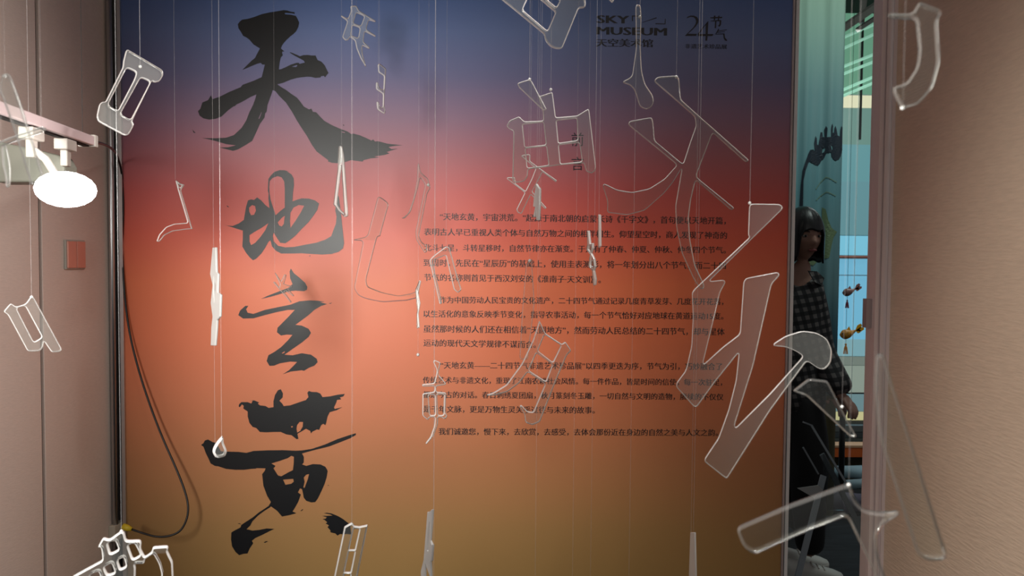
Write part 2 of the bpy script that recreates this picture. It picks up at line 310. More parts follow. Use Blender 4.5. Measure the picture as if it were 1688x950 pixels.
HUANG=[pxf(h_,[(115,340),(120,310),(150,280),(240,280),(290,300),(310,262),(270,262),(330,255),(400,285),(380,300),(410,325),(490,335),(530,360),(600,350),(598,270),(620,180),(660,115),(700,100),(730,160),(725,215),(680,260),(720,300),(740,335),(830,325),(930,290),(1050,250),(1085,210),(1070,150),(1090,125),(1130,138),(1200,140),(1250,160),(1280,210),(1380,200),(1500,175),(1590,165),(1570,200),(1520,215),(1540,240),(1480,250),(1470,290),(1440,350),(1450,375),(1555,350),(1480,390),(1380,420),(1350,480),(1330,570),(1320,600),(1290,580),(1260,600),(1235,665),(1200,660),(1140,690),(1120,715),(1110,680),(1050,650),(1000,680),(930,720),(945,790),(920,795),(850,740),(780,730),(700,695),(600,695),(500,700),(410,695),(360,640),(310,625),(265,570),(240,480),(240,410),(180,370),(185,330),(160,310),(130,350)]),
 pxf(h_,[(925,600),(960,555),(1010,555),(1005,620),(970,680),(928,705),(918,650)]), pxf(h_,[(840,620),(860,610),(870,625),(850,635)]),
 segs((i_,[(110,320),(150,290),(170,250),(220,235),(290,275),(350,290),(420,420),(520,425),(700,430),(820,445),(930,415),(1150,405),(1400,402)]),
 (mm,[(480,355),(510,354),(560,346),(620,326),(680,300),(740,280),(768,272),(768,280),(740,296),(700,312),(640,335),(570,352)]),
 (j_,[(568,130),(590,170),(590,240),(570,262),(620,280),(700,258),(790,262),(850,290),(878,340),(865,420),(840,500),(800,590),(760,670),(730,715),(680,720),(620,700),(590,660),(580,600),(570,560),(545,550),(520,600),(555,625),(520,720),(480,790),(455,830),(500,850),(430,870),(330,890),(295,850),(270,820),(220,785),(195,768)]),
 (k_,[(650,143),(560,200),(480,260),(400,340),(370,400),(315,455),(400,475),(500,465),(600,445),(710,450),(640,485),(540,535),(440,580),(390,620),(410,655),(360,730),(330,800),(270,805),(210,825),(160,780),(110,700),(95,600),(100,500),(160,465),(230,430),(240,395),(290,360),(400,290),(500,210),(600,145),(632,122)]),
 (j_,[(195,715),(150,640),(105,520),(95,430),(90,380),(120,340),(130,310),(10,305)]),
 (i_,[(980,690),(900,695),(780,710),(640,710),(500,695),(380,655),(330,650),(260,610),(230,540),(185,450),(150,350)])),
 pxf(j_,[(200,250),(300,220),(400,185),(440,158),(472,170),(470,250),(460,330),(400,360),(320,405),(280,395),(225,310),(250,280)]), pxf(j_,[(340,445),(400,440),(465,435),(470,470),(440,495),(370,508)]), pxf(j_,[(590,420),(620,385),(655,378),(640,440),(600,545),(585,540),(600,470)]),
 pxf(l_,[(280,195),(340,185),(420,195),(500,225),(580,260),(660,310),(740,370),(800,420),(820,610),(740,600),(640,605),(600,600),(550,632),(510,590),(440,575),(400,555),(420,540),(370,480),(355,470),(385,430),(320,395),(350,370),(300,325),(260,310),(320,300),(340,270),(250,245),(350,245),(460,240),(400,215),(330,203)]),
 pxf(j_,[(875,515),(890,510),(895,518)]), pxf(j_,[(550,820),(580,800),(582,808),(560,824)]), pxf(k_,[(560,640),(600,625),(620,630),(580,648)]), pxf(k_,[(190,375),(215,370),(245,385),(215,382)])]
Mw = Matrix.Translation(Vector((0,0,0)))
def on_panel(p): q=hit(p[0],p[1],PP,PN); return Vector((q.x,q.z))
# curve plane XY -> panel plane XZ, facing the visitor
PB = Matrix(((1,0,0,0),(0,0,-1,0),(0,1,0,0),(0,0,0,1)))
for loops,lab in ((TIAN,'topmost black brush character, broad sky stroke'),(DI,'second black brush character with looping strokes'),
                  (XUAN,'third black brush character, slender zigzag'),(HUANG,'bottom black brush character, heavy and blotted')):
    B = PB.copy(); B.translation = Vector((0,-.0008,0))
    o = filled(loops, on_panel, 'brush_character', M_ink, pan, extr=.0004, basis=B); o['label']=lab

# printed text
def text(body, p0, p1, hpx, M, name='text_line', sx=None, bold=0.0, parent=pan, align_h=True):
    """body set between pixel points p0 (left baseline) and p1 (right baseline)"""
    cu=bpy.data.curves.new(name,'FONT'); cu.body=body; cu.size=1; cu.offset=0; cu.resolution_u=2
    t=bpy.data.objects.new('tmp',cu); COL.objects.link(t); bpy.context.view_layer.update()
    me=bpy.data.meshes.new_from_object(t.evaluated_get(bpy.context.evaluated_depsgraph_get()))
    bpy.data.objects.remove(t); bpy.data.curves.remove(cu); me.name=name; me.materials.clear()
    A,Bp=on_panel(p0),on_panel(p1)
    xs=[v.co.x for v in me.vertices]; x_0,x_1=min(xs),max(xs)
    s=(Bp-A).length/(x_1-x_0); hs=hpx*YB/F; ys=[v.co.y for v in me.vertices]; y_0,y_1=min(ys),max(ys)
    sy = hs/(y_1-y_0) if hpx else s
    d=(Bp-A).normalized(); nn=Vector((-d.y,d.x))
    for v in me.vertices:
        q=A+d*((v.co.x-x_0)*s)+nn*((v.co.y-(y_0 if hpx else 0))*sy); v.co=(q.x,-.0007,q.y)
    if bold:                      # second impression shifted sideways: heavier upright strokes
        nv=len(me.vertices); vs=[v.co.copy() for v in me.vertices]; fs=[tuple(p.vertices) for p in me.polygons]
        off=Vector((bold*s,-.00005,0)); me2=bpy.data.meshes.new(name)
        me2.from_pydata(vs+[v+off for v in vs],[],fs+[tuple(i+nv for i in f) for f in fs]); me=me2
    me.update()
    return link(name,me,M,parent)
P1=['“天地玄黄，宇宙洪荒。”起源于南北朝的启蒙长诗《千字文》，首句便以天地开篇，','表明古人早已重视人类个体与自然万物之间的相伴相生。仰望星空时，商人发现了神奇的',
'北斗七星，斗转星移时，自然节律亦在渐变。于是有了仲春、仲夏、仲秋、仲冬四个节气。','到周时，先民在“星辰历”的基础上，使用圭表测影，将一年划分出八个节气，而二十四','节气的名称则首见于西汉刘安的《淮南子·天文训》。',
'作为中国劳动人民宝贵的文化遗产，二十四节气通过记录几度青草发芽、几度花开花落，','以生活化的意象反映季节变化，指导农事活动，每一个节气恰好对应地球在黄道运动15度。','虽然那时候的人们还在相信着“天圆地方”，然而劳动人民总结的二十四节气，却与星体','运动的现代天文学规律不谋而合。',
'“天地玄黄——二十四节气非遗艺术珍品展”以四季更迭为序，节气为引，巧妙融合了','传统艺术与非遗文化，重现了江南农耕社会风情。每一件作品，皆是时间的信使，每一次驻足，','都是今古的对话。春日刺绣夏团扇，秋月篆刻冬玉雕，一切自然与文明的造物，赓续的不仅仅','是千年文脉，更是万物生灵关乎过往与未来的故事。','我们诚邀您，慢下来，去欣赏，去感受，去体会那份近在身边的自然之美与人文之韵。']
# left x, right x, y centre at left, y centre at right
ROWS=[(725,1196,357,364),(699,1198,382,388),(699,1196,408,412),(698,1196,433,438),(699,990,457,461),
(724,1192,494,497),(698,1192,517,521),(698,1194,542,547),(698,883,565,568),(726,1190,602,604),(697,1190,626,630),(697,1192,650,654),(698,980,674,676),(723,1183,711,713)]
for s,(ax,bx,ya,yb) in zip(P1,ROWS):
    o=text(s,(ax,ya+5.2),(bx,yb+5.2),0,M_text,'text_line',bold=.035)
text('前',(942,241),(962,241),22,M_logo,'heading_character'); text('言',(942,281),(962,281),22,M_logo,'heading_character')
text('SKY',(983,38),(1035,39),12.5,M_logo,'logo_text',bold=.08); text('MUSEUM',(983,57),(1097,59),12.5,M_logo,'logo_text',bold=.08)
text('天空美术馆',(982,77),(1075,78),13,M_logo,'logo_text',bold=.08)
nn_=(1115,15,11.88)
text('非遗艺术珍品展',(1129,80),(1198,81),7.5,M_logo,'logo_text',bold=.04)
o_=(970,10,11.87)
def printed(name, loops, M=M_logo, lab=None):
    B=PB.copy(); B.translation=Vector((0,-.0008,0)); o=filled(loops,on_panel,name,M,pan,extr=.0003,basis=B)
    if lab: o['label']=lab
    return o
printed('logo_mark',[pxf(o_,[(850,188),(1045,188),(1045,206),(870,206),(870,295),(850,295)]),pxf(o_,[(1055,318),(1330,222),(1338,240),(1060,325)]),pxf(o_,[(1310,338),(1488,345),(1498,250),(1510,250),(1505,360),(1310,355)])])
printed('numeral_mark',[pxf(nn_,[(190,185),(220,150),(280,128),(340,130),(400,155),(432,205),(425,270),(380,340),(310,410),(225,485),(400,487),(385,525),(175,528),(170,520),(260,430),(330,360),(370,300),(385,240),(370,190),(330,158),(270,155),(215,175)]),
  pxf(nn_,[(420,530),(430,490),(570,490),(572,290),(615,240),(625,240),(612,490),(722,490),(705,528),(612,528),(600,620),(565,620),(572,528)])],lab='thin serif numeral 24')
printed('numeral_mark',[pxf(nn_,[(410,500),(520,350),(600,262),(610,270),(540,350),(440,500)])])
printed('calligraphic_mark',[pxf(nn_,[(660,165),(730,160),(735,130),(765,130),(762,158),(815,155),(820,130),(845,130),(840,155),(900,152),(890,180),(838,180),(830,225),(808,225),(812,182),(760,185),(755,215),(730,215),(732,185),(665,180)]),
  pxf(nn_,[(665,232),(740,222),(860,215),(880,225),(870,310),(840,350),(815,330),(840,300),(845,240),(782,240),(775,375),(748,375),(755,242),(670,240)])])
printed('calligraphic_mark',[pxf(nn_,[(820,385),(840,400),(820,425),(985,400),(990,412),(815,440),(775,490),(762,490)]),pxf(nn_,[(800,455),(950,440),(950,450),(800,465)]),pxf(nn_,[(765,488),(940,478),(950,560),(985,600),(995,605),(985,628),(950,615),(925,570),(915,495),(765,498)])])

# ------------------------------------------------------------------ hanging clear acrylic characters
def plate(name, loops, depth, label, yaw=0.0, rimpx=1.7, thick=.004, faces=(A_face,A_rim), rnd=3.0, knot=None, tilt=0.0, group=None, thread=True, top=H, cat='hanging ornament', to=None):
    xs=[p[0] for p in loops[0]]; ys=[p[1] for p in loops[0]]; cx,cy=(min(xs)+max(xs))/2,(min(ys)+max(ys))/2
    C=at(cx,cy,depth)
    nz=(CAM-C); nz.z=0; nz.normalize(); nz=Matrix.Rotation(math.radians(yaw),3,'Z')@nz
    nz=(nz+Vector((0,0,math.tan(math.radians(tilt))))).normalized()
    ex=Vector((0,0,1)).cross(nz).normalized(); ey=nz.cross(ex)
    Mx=Matrix((ex,ey,nz)).transposed().to_4x4(); Mx.translation=C; inv=Mx.inverted()
    def loc(p): q=inv@hit(p[0],p[1],C,nz); return Vector((q.x,q.y))
    k=depth/F
    o=filled(loops,loc,name,list(faces),None,extr=thick/2,bev=rimpx*k*.9,basis=Mx,rim_split=True,rnd=rnd*k)
    if abs(yaw)>60:
        for p in o.data.polygons: p.material_index=1  # edge-on plates turn wholly pale, their glints painted in
    tag(o,label,cat,group or 'clear acrylic characters hanging on nylon threads')
    if thread:
        kp = knot or min(loops[0], key=lambda p:p[1])
        q=hit(kp[0],kp[1],C,nz)
        MB().tube([q,Vector((q.x,q.y,top))],.00042*min(1,depth/1.3),6).build('hanging_thread',M_thread if depth>.9 else M_thread_near,o)
        if knot: MB().ball(q,.0022*max(depth,.8),seg=8,ring=6).build('thread_knot',A_rim_bright,o,smooth=True)
        if to:
            q2=at(to[0],to[1],depth); MB().tube([q,Vector((q.x,q.y,q2.z))],.0005,6).build('lower_thread',M_thread,o)
    return o
z1=(0,0,2.969); z2=(0,300,2.969); z3=(0,620,2.879); z4=(300,0,3.393); n1=(540,240,3.654); n2=(820,110,5.278); n3=(800,220,5.9375); n4=(970,100,2.794)
n5=(1080,320,2.969); n6=(1080,520,2.969); n7=(800,500,4.317); n8=(1180,620,2.879); m1=(1430,0,2.969); m2=(1400,560,2.4375); m3=(800,0,4.75); m5=(500,830,6.492); m6=(660,330,3.52); m7=(0,120,3.956); m8=(960,340,4.32); q4=(680,570,5.589)
N='acrylic_character'
BR=(A_face_veil,A_rim_bright)
plate(N,[pxf(z1,[(618,240),(795,345),(798,370),(780,400),(755,405),(742,397),(645,595),(655,612),(630,660),(610,665),(480,595),(472,570),(485,510),(500,500),(515,500),(600,330),(602,300)]),
  pxf(z1,[(620,332),(668,354),(655,392),(575,545),(527,515)]),pxf(z1,[(688,380),(735,400),(638,588),(588,560)])],1.45,'thick clear acrylic character with three slanting bars, above the lit lamp at the panel corner',8,1.6,.008,(A_face_hazed,A_rim_mid),5,knot=(231,110))
plate(N,[pxf(z2,[(858,-12),(880,8),(905,14),(885,40),(940,225),(945,230),(905,234),(845,242),(805,262),(782,293),(765,292),(778,258),(812,220),(852,205),(918,200),(868,30)]),pxf(z2,[(868,5),(876,14),(890,16),(880,30)])],2.0,'small clear acrylic piece shaped like a hooked stroke left of the second brush character',10,1.5)
plate(N,[pxf(z2,[(15,635),(52,592),(78,612),(125,597),(150,560),(165,565),(303,820),(292,832),(252,835),(215,780),(208,812),(195,828),(135,830),(38,650)]),pxf(z2,[(80,618),(122,606),(205,760),(165,785)])],1.5,'clear acrylic character of two slanting bars below the light switch',6,1.6,.006,(A_face_hazed,A_rim),4,knot=(52,490))
plate(N,[pxf(z3,[(465,810),(490,765),(520,775),(575,735),(590,740),(600,780),(665,778),(672,790),(668,820),(688,858),(720,835),(725,810),(795,805),(800,815),(795,830),(820,880),(828,1050),(745,1050),(768,940),(755,890),(728,842),(690,865),(685,890),(640,890),(645,905),(640,1050),(250,1050),(345,950),(488,872),(482,815)]),
  pxf(z3,[(512,790),(548,778),(565,822),(525,842)]),pxf(z3,[(608,800),(640,792),(668,848),(632,868)]),pxf(z3,[(495,905),(530,885),(548,930),(512,942)]),pxf(z3,[(560,872),(588,858),(600,900),(572,915)]),pxf(z3,[(430,940),(470,925),(500,1020),(420,1030)])],
  1.15,'tangled clear acrylic character at the lower left below the yellow plug',-8,2.6,.006,(A_face_veil,A_rim_bright),4,knot=(200,876))
plate(N,[pxf(z4,[(940,35),(975,30),(990,60),(1085,118),(1080,125),(1045,112),(1030,165),(1085,200),(1080,207),(1022,177),(1014,233),(1052,268),(1046,274),(1008,255),(1010,300),(1030,378),(1000,330),(975,270),(968,228),(940,208),(930,225),(915,228),(895,210),(925,120),(888,92),(890,85),(928,105),(945,60)]),
  pxf(z4,[(976,72),(1020,92),(1000,145),(958,130)]),pxf(z4,[(954,142),(995,157),(985,213),(945,198)])],2.3,'small clear acrylic character with side bars right of the top brush character',5,1.5)
plate(N,[pxf(z4,[(1095,360),(1104,356),(1142,385),(1138,425),(1133,520),(1130,590),(1138,625),(1132,640),(1092,612),(1088,568),(1100,572),(1106,600),(1122,600),(1124,525),(1085,500),(1085,460),(1096,462),(1100,490),(1126,505),(1130,425),(1098,405)])],2.2,'narrow clear acrylic comb-shaped piece right of the top brush character',20,1.3)
plate(N,[[(352,408),(357,408),(358,448),(361,452),(360,482),(365,486),(364,522),(359,528),(358,545),(356,570),(349,570),(350,540),(352,522),(349,500),(352,470),(348,452)],[(354,455),(357,470),(355,500),(353,480)]],1.9,'glinting clear acrylic character seen edge on left of the second brush character',-72,.8,.0035,BR,1.0,to=(350,760))
plate(N,[pxf(n1,[(72,5),(84,2),(95,60),(120,425),(105,432),(75,400),(40,358),(65,150)]),pxf(n1,[(80,120),(88,120),(106,412),(78,390),(52,350)])],2.1,'slender clear acrylic blade in front of the top brush character tail',-55,1.4,.005,(A_face_faint,A_rim),1.5)
plate(N,[pxf(n1,[(305,300),(370,348),(318,538),(318,545),(298,552),(232,808),(240,850),(330,885),(430,905),(510,890),(550,870),(550,915),(480,935),(330,945),(230,925),(185,905),(158,860),(215,575),(158,572),(160,565),(240,548)])],2.2,'faint pink clear acrylic hook character between the second brush character and the text',14,1.7,.004,(A_face_faint,A_rim_soft),6)
plate(N,[pxf(n1,[(548,105),(560,160),(605,200),(620,255),(600,290),(550,545),(565,580),(590,600),(598,590),(600,640),(585,648),(535,570),(530,520),(588,235),(558,192),(540,270),(500,400),(465,440),(445,440),(485,410),(515,330),(540,200),(542,120)])],2.0,'curved clear acrylic character with two legs left of the first text lines',12,1.5,.004,(A_face_faint,A_rim_soft),3,knot=(706,305))
plate(N,[pxf(g_,[(385,52),(397,60),(440,125),(470,65),(488,70),(465,150),(540,168),(500,192),(555,250),(545,257),(480,210),(468,218),(532,305),(522,312),(370,135),(385,128),(425,178),(430,150)])],2.4,'tiny clear acrylic character on the dot of the third brush character',5,1.2,.003,(A_face,A_rim),1)
plate(N,[pxf(i_,[(430,185),(455,190),(462,290),(500,370),(512,420),(490,490),(440,515),(375,525),(320,500),(285,430),(300,360),(360,260)])],1.6,'clear acrylic teardrop hanging over the bottom brush character',5,4.0,.006,(A_face_veil,A_rim_bright),6)
plate(N,[pxf(q4,[(200,130),(260,155),(235,260),(310,350),(300,362),(218,374),(218,425),(310,432),(302,610),(322,655),(295,678),(262,660),(232,662),(235,720),(195,830),(130,908),(118,902),(165,840),(200,740),(208,658),(160,660),(140,688),(90,645),(92,440),(200,425),(205,374),(90,377),(90,355),(200,345),(225,230),(190,150)]),
  pxf(q4,[(148,455),(205,455),(208,640),(160,640)]),pxf(q4,[(225,450),(290,450),(285,640),(235,640)])],1.9,'clear acrylic character with a long curved tail at the left end of the lower text',8,1.5,.004,(A_face,A_rim),3)
plate(N,[pxf(m5,[(440,250),(520,205),(545,240),(600,248),(690,228),(535,1000),(285,1000)]),pxf(m5,[(540,268),(600,268),(550,495),(490,495)]),pxf(m5,[(490,510),(550,510),(505,735),(440,735)]),pxf(m5,[(440,752),(505,752),(475,960),(405,960)])],
  1.4,'clear acrylic ladder-like character at the bottom beside the last brush dot',6,1.9,.005,(A_face_veil,A_rim_bright),1.5,knot=(580,865))
plate(N,[pxf(m5,[(1335,90),(1355,90),(1378,66),(1393,65),(1370,400),(1385,440),(1396,440),(1382,620),(1372,620),(1385,1000),(1265,1000),(1265,720),(1295,600)]),pxf(m5,[(1345,300),(1358,200),(1345,520),(1335,500)]),pxf(m5,[(1312,640),(1360,780),(1360,960),(1312,960)])],
  1.4,'clear acrylic character seen edge on at the bottom centre',-62,1.0,.002,BR,1)
plate(N,[pxf(m3,[(60,-60),(460,265),(468,310),(500,355),(545,380),(600,382),(730,65),(780,60),(785,30),(770,-70)]),pxf(m3,[(332,-12),(290,80),(485,245),(550,95),(420,-15)]),pxf(m3,[(450,-40),(475,-8),(555,62),(585,0),(560,-40)])],
  1.2,'large clear acrylic character cut by the top edge of the photo',8,1.6,.005,(A_face_veil,A_rim),4)
plate(N,[pxf(m3,[(940,-40),(975,0),(990,18),(1003,15),(1010,-40)])],1.2,'tip of a clear acrylic character at the top edge above the museum logo',8,1.5,.005,(A_face,A_rim),3)
plate(N,[pxf(n2,[(78,520),(105,470),(190,433),(235,478),(398,472),(395,390),(357,262),(480,222),(508,443),(692,428),(790,368),(800,385),(857,870),(852,905),(820,930),(772,912),(752,838),(555,855),(268,893),(262,960),(230,1000),(170,1010),(130,1000),(140,560),(110,548)]),
  pxf(n2,[(220,504),(400,484),(422,680),(240,700)]),pxf(n2,[(514,470),(690,450),(698,640),(532,665)]),pxf(n2,[(245,712),(425,692),(445,858),(262,880)]),pxf(n2,[(534,682),(712,662),(735,826),(550,846)])],
  1.7,'large clear acrylic character with four square openings around the heading',-5,1.5,.005,(A_face_veil,A_rim),3,knot=(908,148))
plate(N,[pxf(n2,[(172,150),(190,138),(280,110),(300,130),(430,375),(400,382),(190,185)])],1.66,'wedge of clear acrylic at the upper left of the squared character',4,1.4,.004,(A_face,A_rim),3,knot=(873,131))
plate(N,[pxf(n3,[(350,222),(365,212),(425,203),(440,215),(437,270),(530,340),(702,462),(690,478),(560,378),(530,440),(460,570),(600,730),(585,742),(445,600),(355,788),(318,778),(303,745),(385,580),(210,445),(215,430),(290,430),(295,490),(392,565),(450,450),(492,345),(440,300)])],
  1.9,'small tree-like clear acrylic character above the first text line',8,1.4,.004,(A_face_faint,A_rim),2)
plate(N,[pxf(n3,[(505,490),(522,520),(540,540),(538,700),(530,850),(510,855),(500,760),(490,820),(475,820),(495,720),(475,720),(482,640)])],1.8,'white glinting clear acrylic character seen edge on above the first text line',-66,.9,.003,BR,1)
plate(N,[pxf(m3,[(1175,40),(1180,380),(1150,590),(1130,612),(1080,638),(1080,650),(1130,665),(1165,700),(1190,770),(1208,835),(1260,858),(1300,840),(1320,800),(1312,750),(1250,660),(1225,560),(1215,380),(1222,130),(1215,40)])],1.5,'long clear acrylic drop shape below the museum logo',5,1.3,.005,(A_face,A_rim_mid),8,knot=(1055,28))
plate(N,[segs((n4,[(305,88),(320,76),(405,70),(418,84),(425,180),(500,248),(740,460),(725,470),(572,332),(500,520),(500,540),(672,680),(658,690),(494,550),(472,640),(462,720)]),(n5,[(165,130),(170,220),(195,350),(240,445),(238,462),(222,466),(190,420),(130,290),(103,160),(98,60)]),
   (n4,[(405,640),(430,495),(390,560),(350,610),(260,690),(180,712),(85,700),(88,650),(65,575),(75,567),(130,595),(200,607),(280,590),(350,545),(408,480),(182,295),(188,280),(290,262),(298,280),(305,370),(435,478),(470,370),(495,300),(490,258),(305,98)]))],
  1.35,'large branching clear acrylic character right of the heading',6,1.3,.005,(A_face,A_rim_mid),5,knot=(1115,127))
plate(N,[segs((n5,[(470,48),(605,50),(620,58),(625,72),(465,228),(262,428),(335,420),(345,432),(318,480),(300,560),(235,825),(240,832),(330,750),(415,685),(432,430),(445,412),(600,382),(610,398),(570,440),(480,840)]),
   (n6,[(388,540),(395,550),(560,385),(725,200),(690,176),(640,155),(580,150),(580,138),(640,100),(720,76),(790,85),(840,115),(865,170),(860,230),(830,265),(800,262),(742,222),(560,470),(355,795),(345,798),(243,718),(243,700),(310,600),(360,460),(395,320),(410,180),(290,330),(205,448),(190,448),(103,350),(105,330),(150,270),(178,150)]),
   (n5,[(185,600),(180,485),(190,468),(462,212),(455,200),(460,60)]))],1.1,'largest clear acrylic character in front of the right edge of the panel',6,1.15,.004,(A_face_veil,A_rim),6,knot=(1236,335))
plate(N,[pxf(n7,[(385,122),(425,212),(545,292),(568,272),(612,338),(580,370),(500,560),(388,845),(335,868),(285,850),(278,790),(242,732),(258,725),(300,770),(340,775),(425,575),(302,490),(240,570),(160,630),(60,658),(5,655),(60,635),(150,580),(260,430),(340,260)]),
  pxf(n7,[(422,224),(538,300),(480,420),(374,338)]),pxf(n7,[(364,354),(476,435),(430,556),(310,478)])],1.6,'clear acrylic character with square openings over the lower middle of the text',8,1.5,.005,(A_face_veil,A_rim),3)
plate(N,[pxf(n7,[(290,-270),(330,-320),(350,0),(320,250),(302,390),(290,402),(250,400),(245,380),(262,60)])],1.8,'long upright clear acrylic slip over the middle of the text',10,1.1,.004,(A_face_faint,A_rim_soft),3,knot=(873,430))
plate(N,[pxf(n8,[(95,720),(350,610),(620,512),(645,530),(655,590),(700,635),(790,650),(865,640),(872,655),(800,700),(760,760),(775,870),(835,1030),(790,1030),(720,870),(620,662),(430,735),(185,846),(130,810)])],.62,'near blurred clear acrylic character across the lower part of the doorway',6,4.5,.004,(A_face_near,A_rim_near),10,knot=(1399,800))
plate(N,[pxf(m2,[(105,60),(140,55),(160,130),(280,500),(395,870),(370,885),(310,885),(270,860),(115,380),(100,200)])],.5,'near blurred clear acrylic bar in front of the right partition',5,5.5,.004,(A_face_near,A_rim_near),10)
plate(N,[pxf(m1,[(100,70),(220,70),(250,10),(370,55),(342,100),(355,300),(320,430),(250,510),(165,535),(130,470),(120,430),(190,410),(240,330),(250,250),(235,95),(100,85)])],.55,'near blurred hooked clear acrylic character at the top of the right partition',5,4.8,.004,(A_face_near,A_rim_near),8,knot=(1488,178))
plate(N,[pxf(n8,[(365,70),(440,12),(530,22),(620,200),(670,290),(640,292),(430,95),(380,78)])],.8,'clear acrylic piece hanging in front of the visitor in the doorway',6,3.2,.004,(A_face_near,A_rim_near),5,knot=(1388,671))
plate(N,[pxf(m6,[(265,268),(285,275),(330,440),(355,520),(335,540),(310,520),(263,320),(185,352),(242,600),(228,605),(168,350),(190,325)])],1.9,'clear acrylic angle piece over the left ends of the text lines',10,1.4,.004,(A_face,A_rim),3)
plate(N,[pxf(m8,[(38,175),(50,175),(60,268),(78,262),(80,300),(68,335),(90,375),(97,430),(88,460),(100,520),(96,562),(82,565),(74,460),(46,430),(52,390),(58,345),(33,310),(40,270)]),pxf(m8,[(52,285),(68,280),(62,325),(48,308)]),pxf(m8,[(64,395),(80,385),(85,430),(62,425)])],1.9,'small clear acrylic character seen edge on over the middle of the text',-52,1.2,.004,(A_face,A_rim),1)
plate(N,[pxf(m8,[(118,60),(128,60),(131,285),(121,298),(117,285)])],1.85,'thin clear acrylic sliver over the text under the long drop shape',-60,1,.004,(A_face,A_rim),1)
plate(N,[[(1139,878),(1146,878),(1149,1000),(1135,1000)]],1.5,'edge-on clear acrylic character at the bottom below the large branching one',-65,.7,.002,BR,1)
plate(N,[pxf(m6,[(112,465),(118,472),(102,540),(114,600),(104,660),(110,740),(98,745),(97,660),(101,640),(92,550),(90,520)])],2.0,'thin clear acrylic piece with bright glints at the left end of the text',-60,.8,.002,BR,1,knot=(689,585))
plate(N,[pxf(m7,[(5,15),(50,5),(72,25),(130,180),(215,450),(300,720),(205,740),(100,400),(20,170),(-10,100)])],.72,'near blurred clear acrylic stroke crossing the light rail',5,4,.005,(A_face_hazed,A_rim_soft),8,knot=(8,125))
plate(N,[pxf(m7,[(-20,455),(110,405),(270,352),(305,365),(290,385),(130,440),(-20,490)])],.78,'small blurred clear acrylic stroke just below the light rail',5,3,.005,(A_face_veil,A_rim_soft),6)
plate(N,[pxf(m7,[(8,470),(40,470),(62,560),(72,640),(66,745),(38,750),(36,680),(15,590)])],.8,'small blurred clear acrylic stroke left of the lit lamp at the photo edge',5,3,.005,(A_face_veil,A_rim_soft),6,thread=True)

# free threads of strings whose characters hang below the picture
def thread_px(px, y0, y1, d, lab):
    a=at(px,(y0+y1)/2,d); t=MB().tube([Vector((a.x,a.y,at(px,y1,d).z)),Vector((a.x,a.y,H))],.0005,6).build('nylon_thread',M_thread); tag(t,lab,'thread','bare nylon threads')
thread_px(947,300,990,2.0,'nylon thread running down through the heading and text')
thread_px(1148,300,880,1.5,'nylon thread running down the right part of the text')
thread_px(1041,300,990,1.9,'nylon thread between the heading and the right part of the text')
thread_px(581,300,700,2.1,'nylon thread right of the slender acrylic blade')
thread_px(716,300,990,2.05,'nylon thread just right of the two-legged acrylic character')
thread_px(885,300,990,1.85,'nylon thread through the small tree-like acrylic character')
thread_px(977,300,990,1.75,'nylon thread just right of the squared acrylic character')

# ------------------------------------------------------------------ light rail, lamp, switch, cord
rb = at(143,232,1.62); ra = Vector((rb.x+.06, rb.y-.80, rb.z)); 
ra = at(-60,148,1.18); ra.z = rb.z
dr=(rb-ra).normalized(); sd=dr.cross(Vector((0,0,1))).normalized()
rail = empty('light_rail', rb, 'pinkish white lighting rail with two adapters hanging near the left partition','light rail')
L=(rb-ra).length
bevel(MB().obox((ra+rb)/2,dr*L/2,sd*.016,Vector((0,0,.010))).build('rail_body',M_rail,rail),.002)
MB().obox((ra+rb)/2+Vector((0,0,-.0115)),dr*L/2*.98,sd*.006,Vector((0,0,.002))).build('rail_slot',M_black,rail)
bevel(MB().obox(rb+dr*.006,dr*.008,sd*.018,Vector((0,0,.013))).build('end_cap',M_white,rail),.002)
pw=Vector(pl(131,0)); 
wt=rb-dr*.02; MB().tube([wt+Vector((0,0,.01)),Vector((wt.x,wt.y,H))],.0006,6).build('suspension_wire',M_cord,rail)
M_adapt=mat('adapter_plastic',(176,168,160),.45)
for tpx in (.10,.235):
    c=rb-dr*tpx+Vector((0,0,-.024))
    ad=bevel(MB().obox(c,dr*.022,sd*.013,Vector((0,0,.011))).build('adapter',M_adapt,rail),.002)
    bevel(MB().obox(c+Vector((0,0,-.026)),dr*.009,sd*.007,Vector((0,0,.017))).build('adapter_stem',M_adapt,ad),.002)
# floodlight
fc=at(108,312,1.36); n_f=(Vector((.25,-.2,1.25))-fc).normalized(); fx=Vector((0,0,1)).cross(n_f).normalized(); fy=n_f.cross(fx)
lampo=empty('floodlight',fc,'blazing white floodlight hanging under the rail at the left','lamp')
hd=MB().obox(fc-n_f*.028,fx*.038,fy*.022,n_f*.018).build('lamp_housing',M_white,lampo); bevel(hd,.006)
fl=MB().ball(fc+n_f*.008,.049,.032,.018,20,12,rot=Matrix((fx,fy,n_f)).transposed()).build('lamp_lens',M_lamp,lampo,smooth=True)
bx=[at(p[0],p[1],1.62) for p in ((-8,232),(62,247),(98,256),(106,272),(106,292),(70,300),(-8,300))]
bevel(MB().prism(bx, fwd*.05).build('driver_box',mat('driver_grey',(132,132,120),.5),lampo),.004)
bxc=at(75,262,1.40); c=rb-dr*.235
MB().tube([c+Vector((0,0,-.05)),bxc+Vector((0,0,.0)),fc-n_f*.05],.007,8).build('lamp_arm',M_white,lampo)
# rocker switch
sc=pl(121,420); up=Vector((0,0,1))
sw=empty('light_switch',sc,'square bronze double light switch on the left partition','light switch')
bevel(MB().obox(sc+nL*.004,dirL*.044,up*.046,nL*.004).build('switch_plate',M_switch_side,sw),.002)
for s in (-1,1): bevel(MB().obox(sc+nL*.010+dirL*.0205*s,dirL*.0195,up*.042,nL*.003).build('rocker',M_switch,sw),.002)
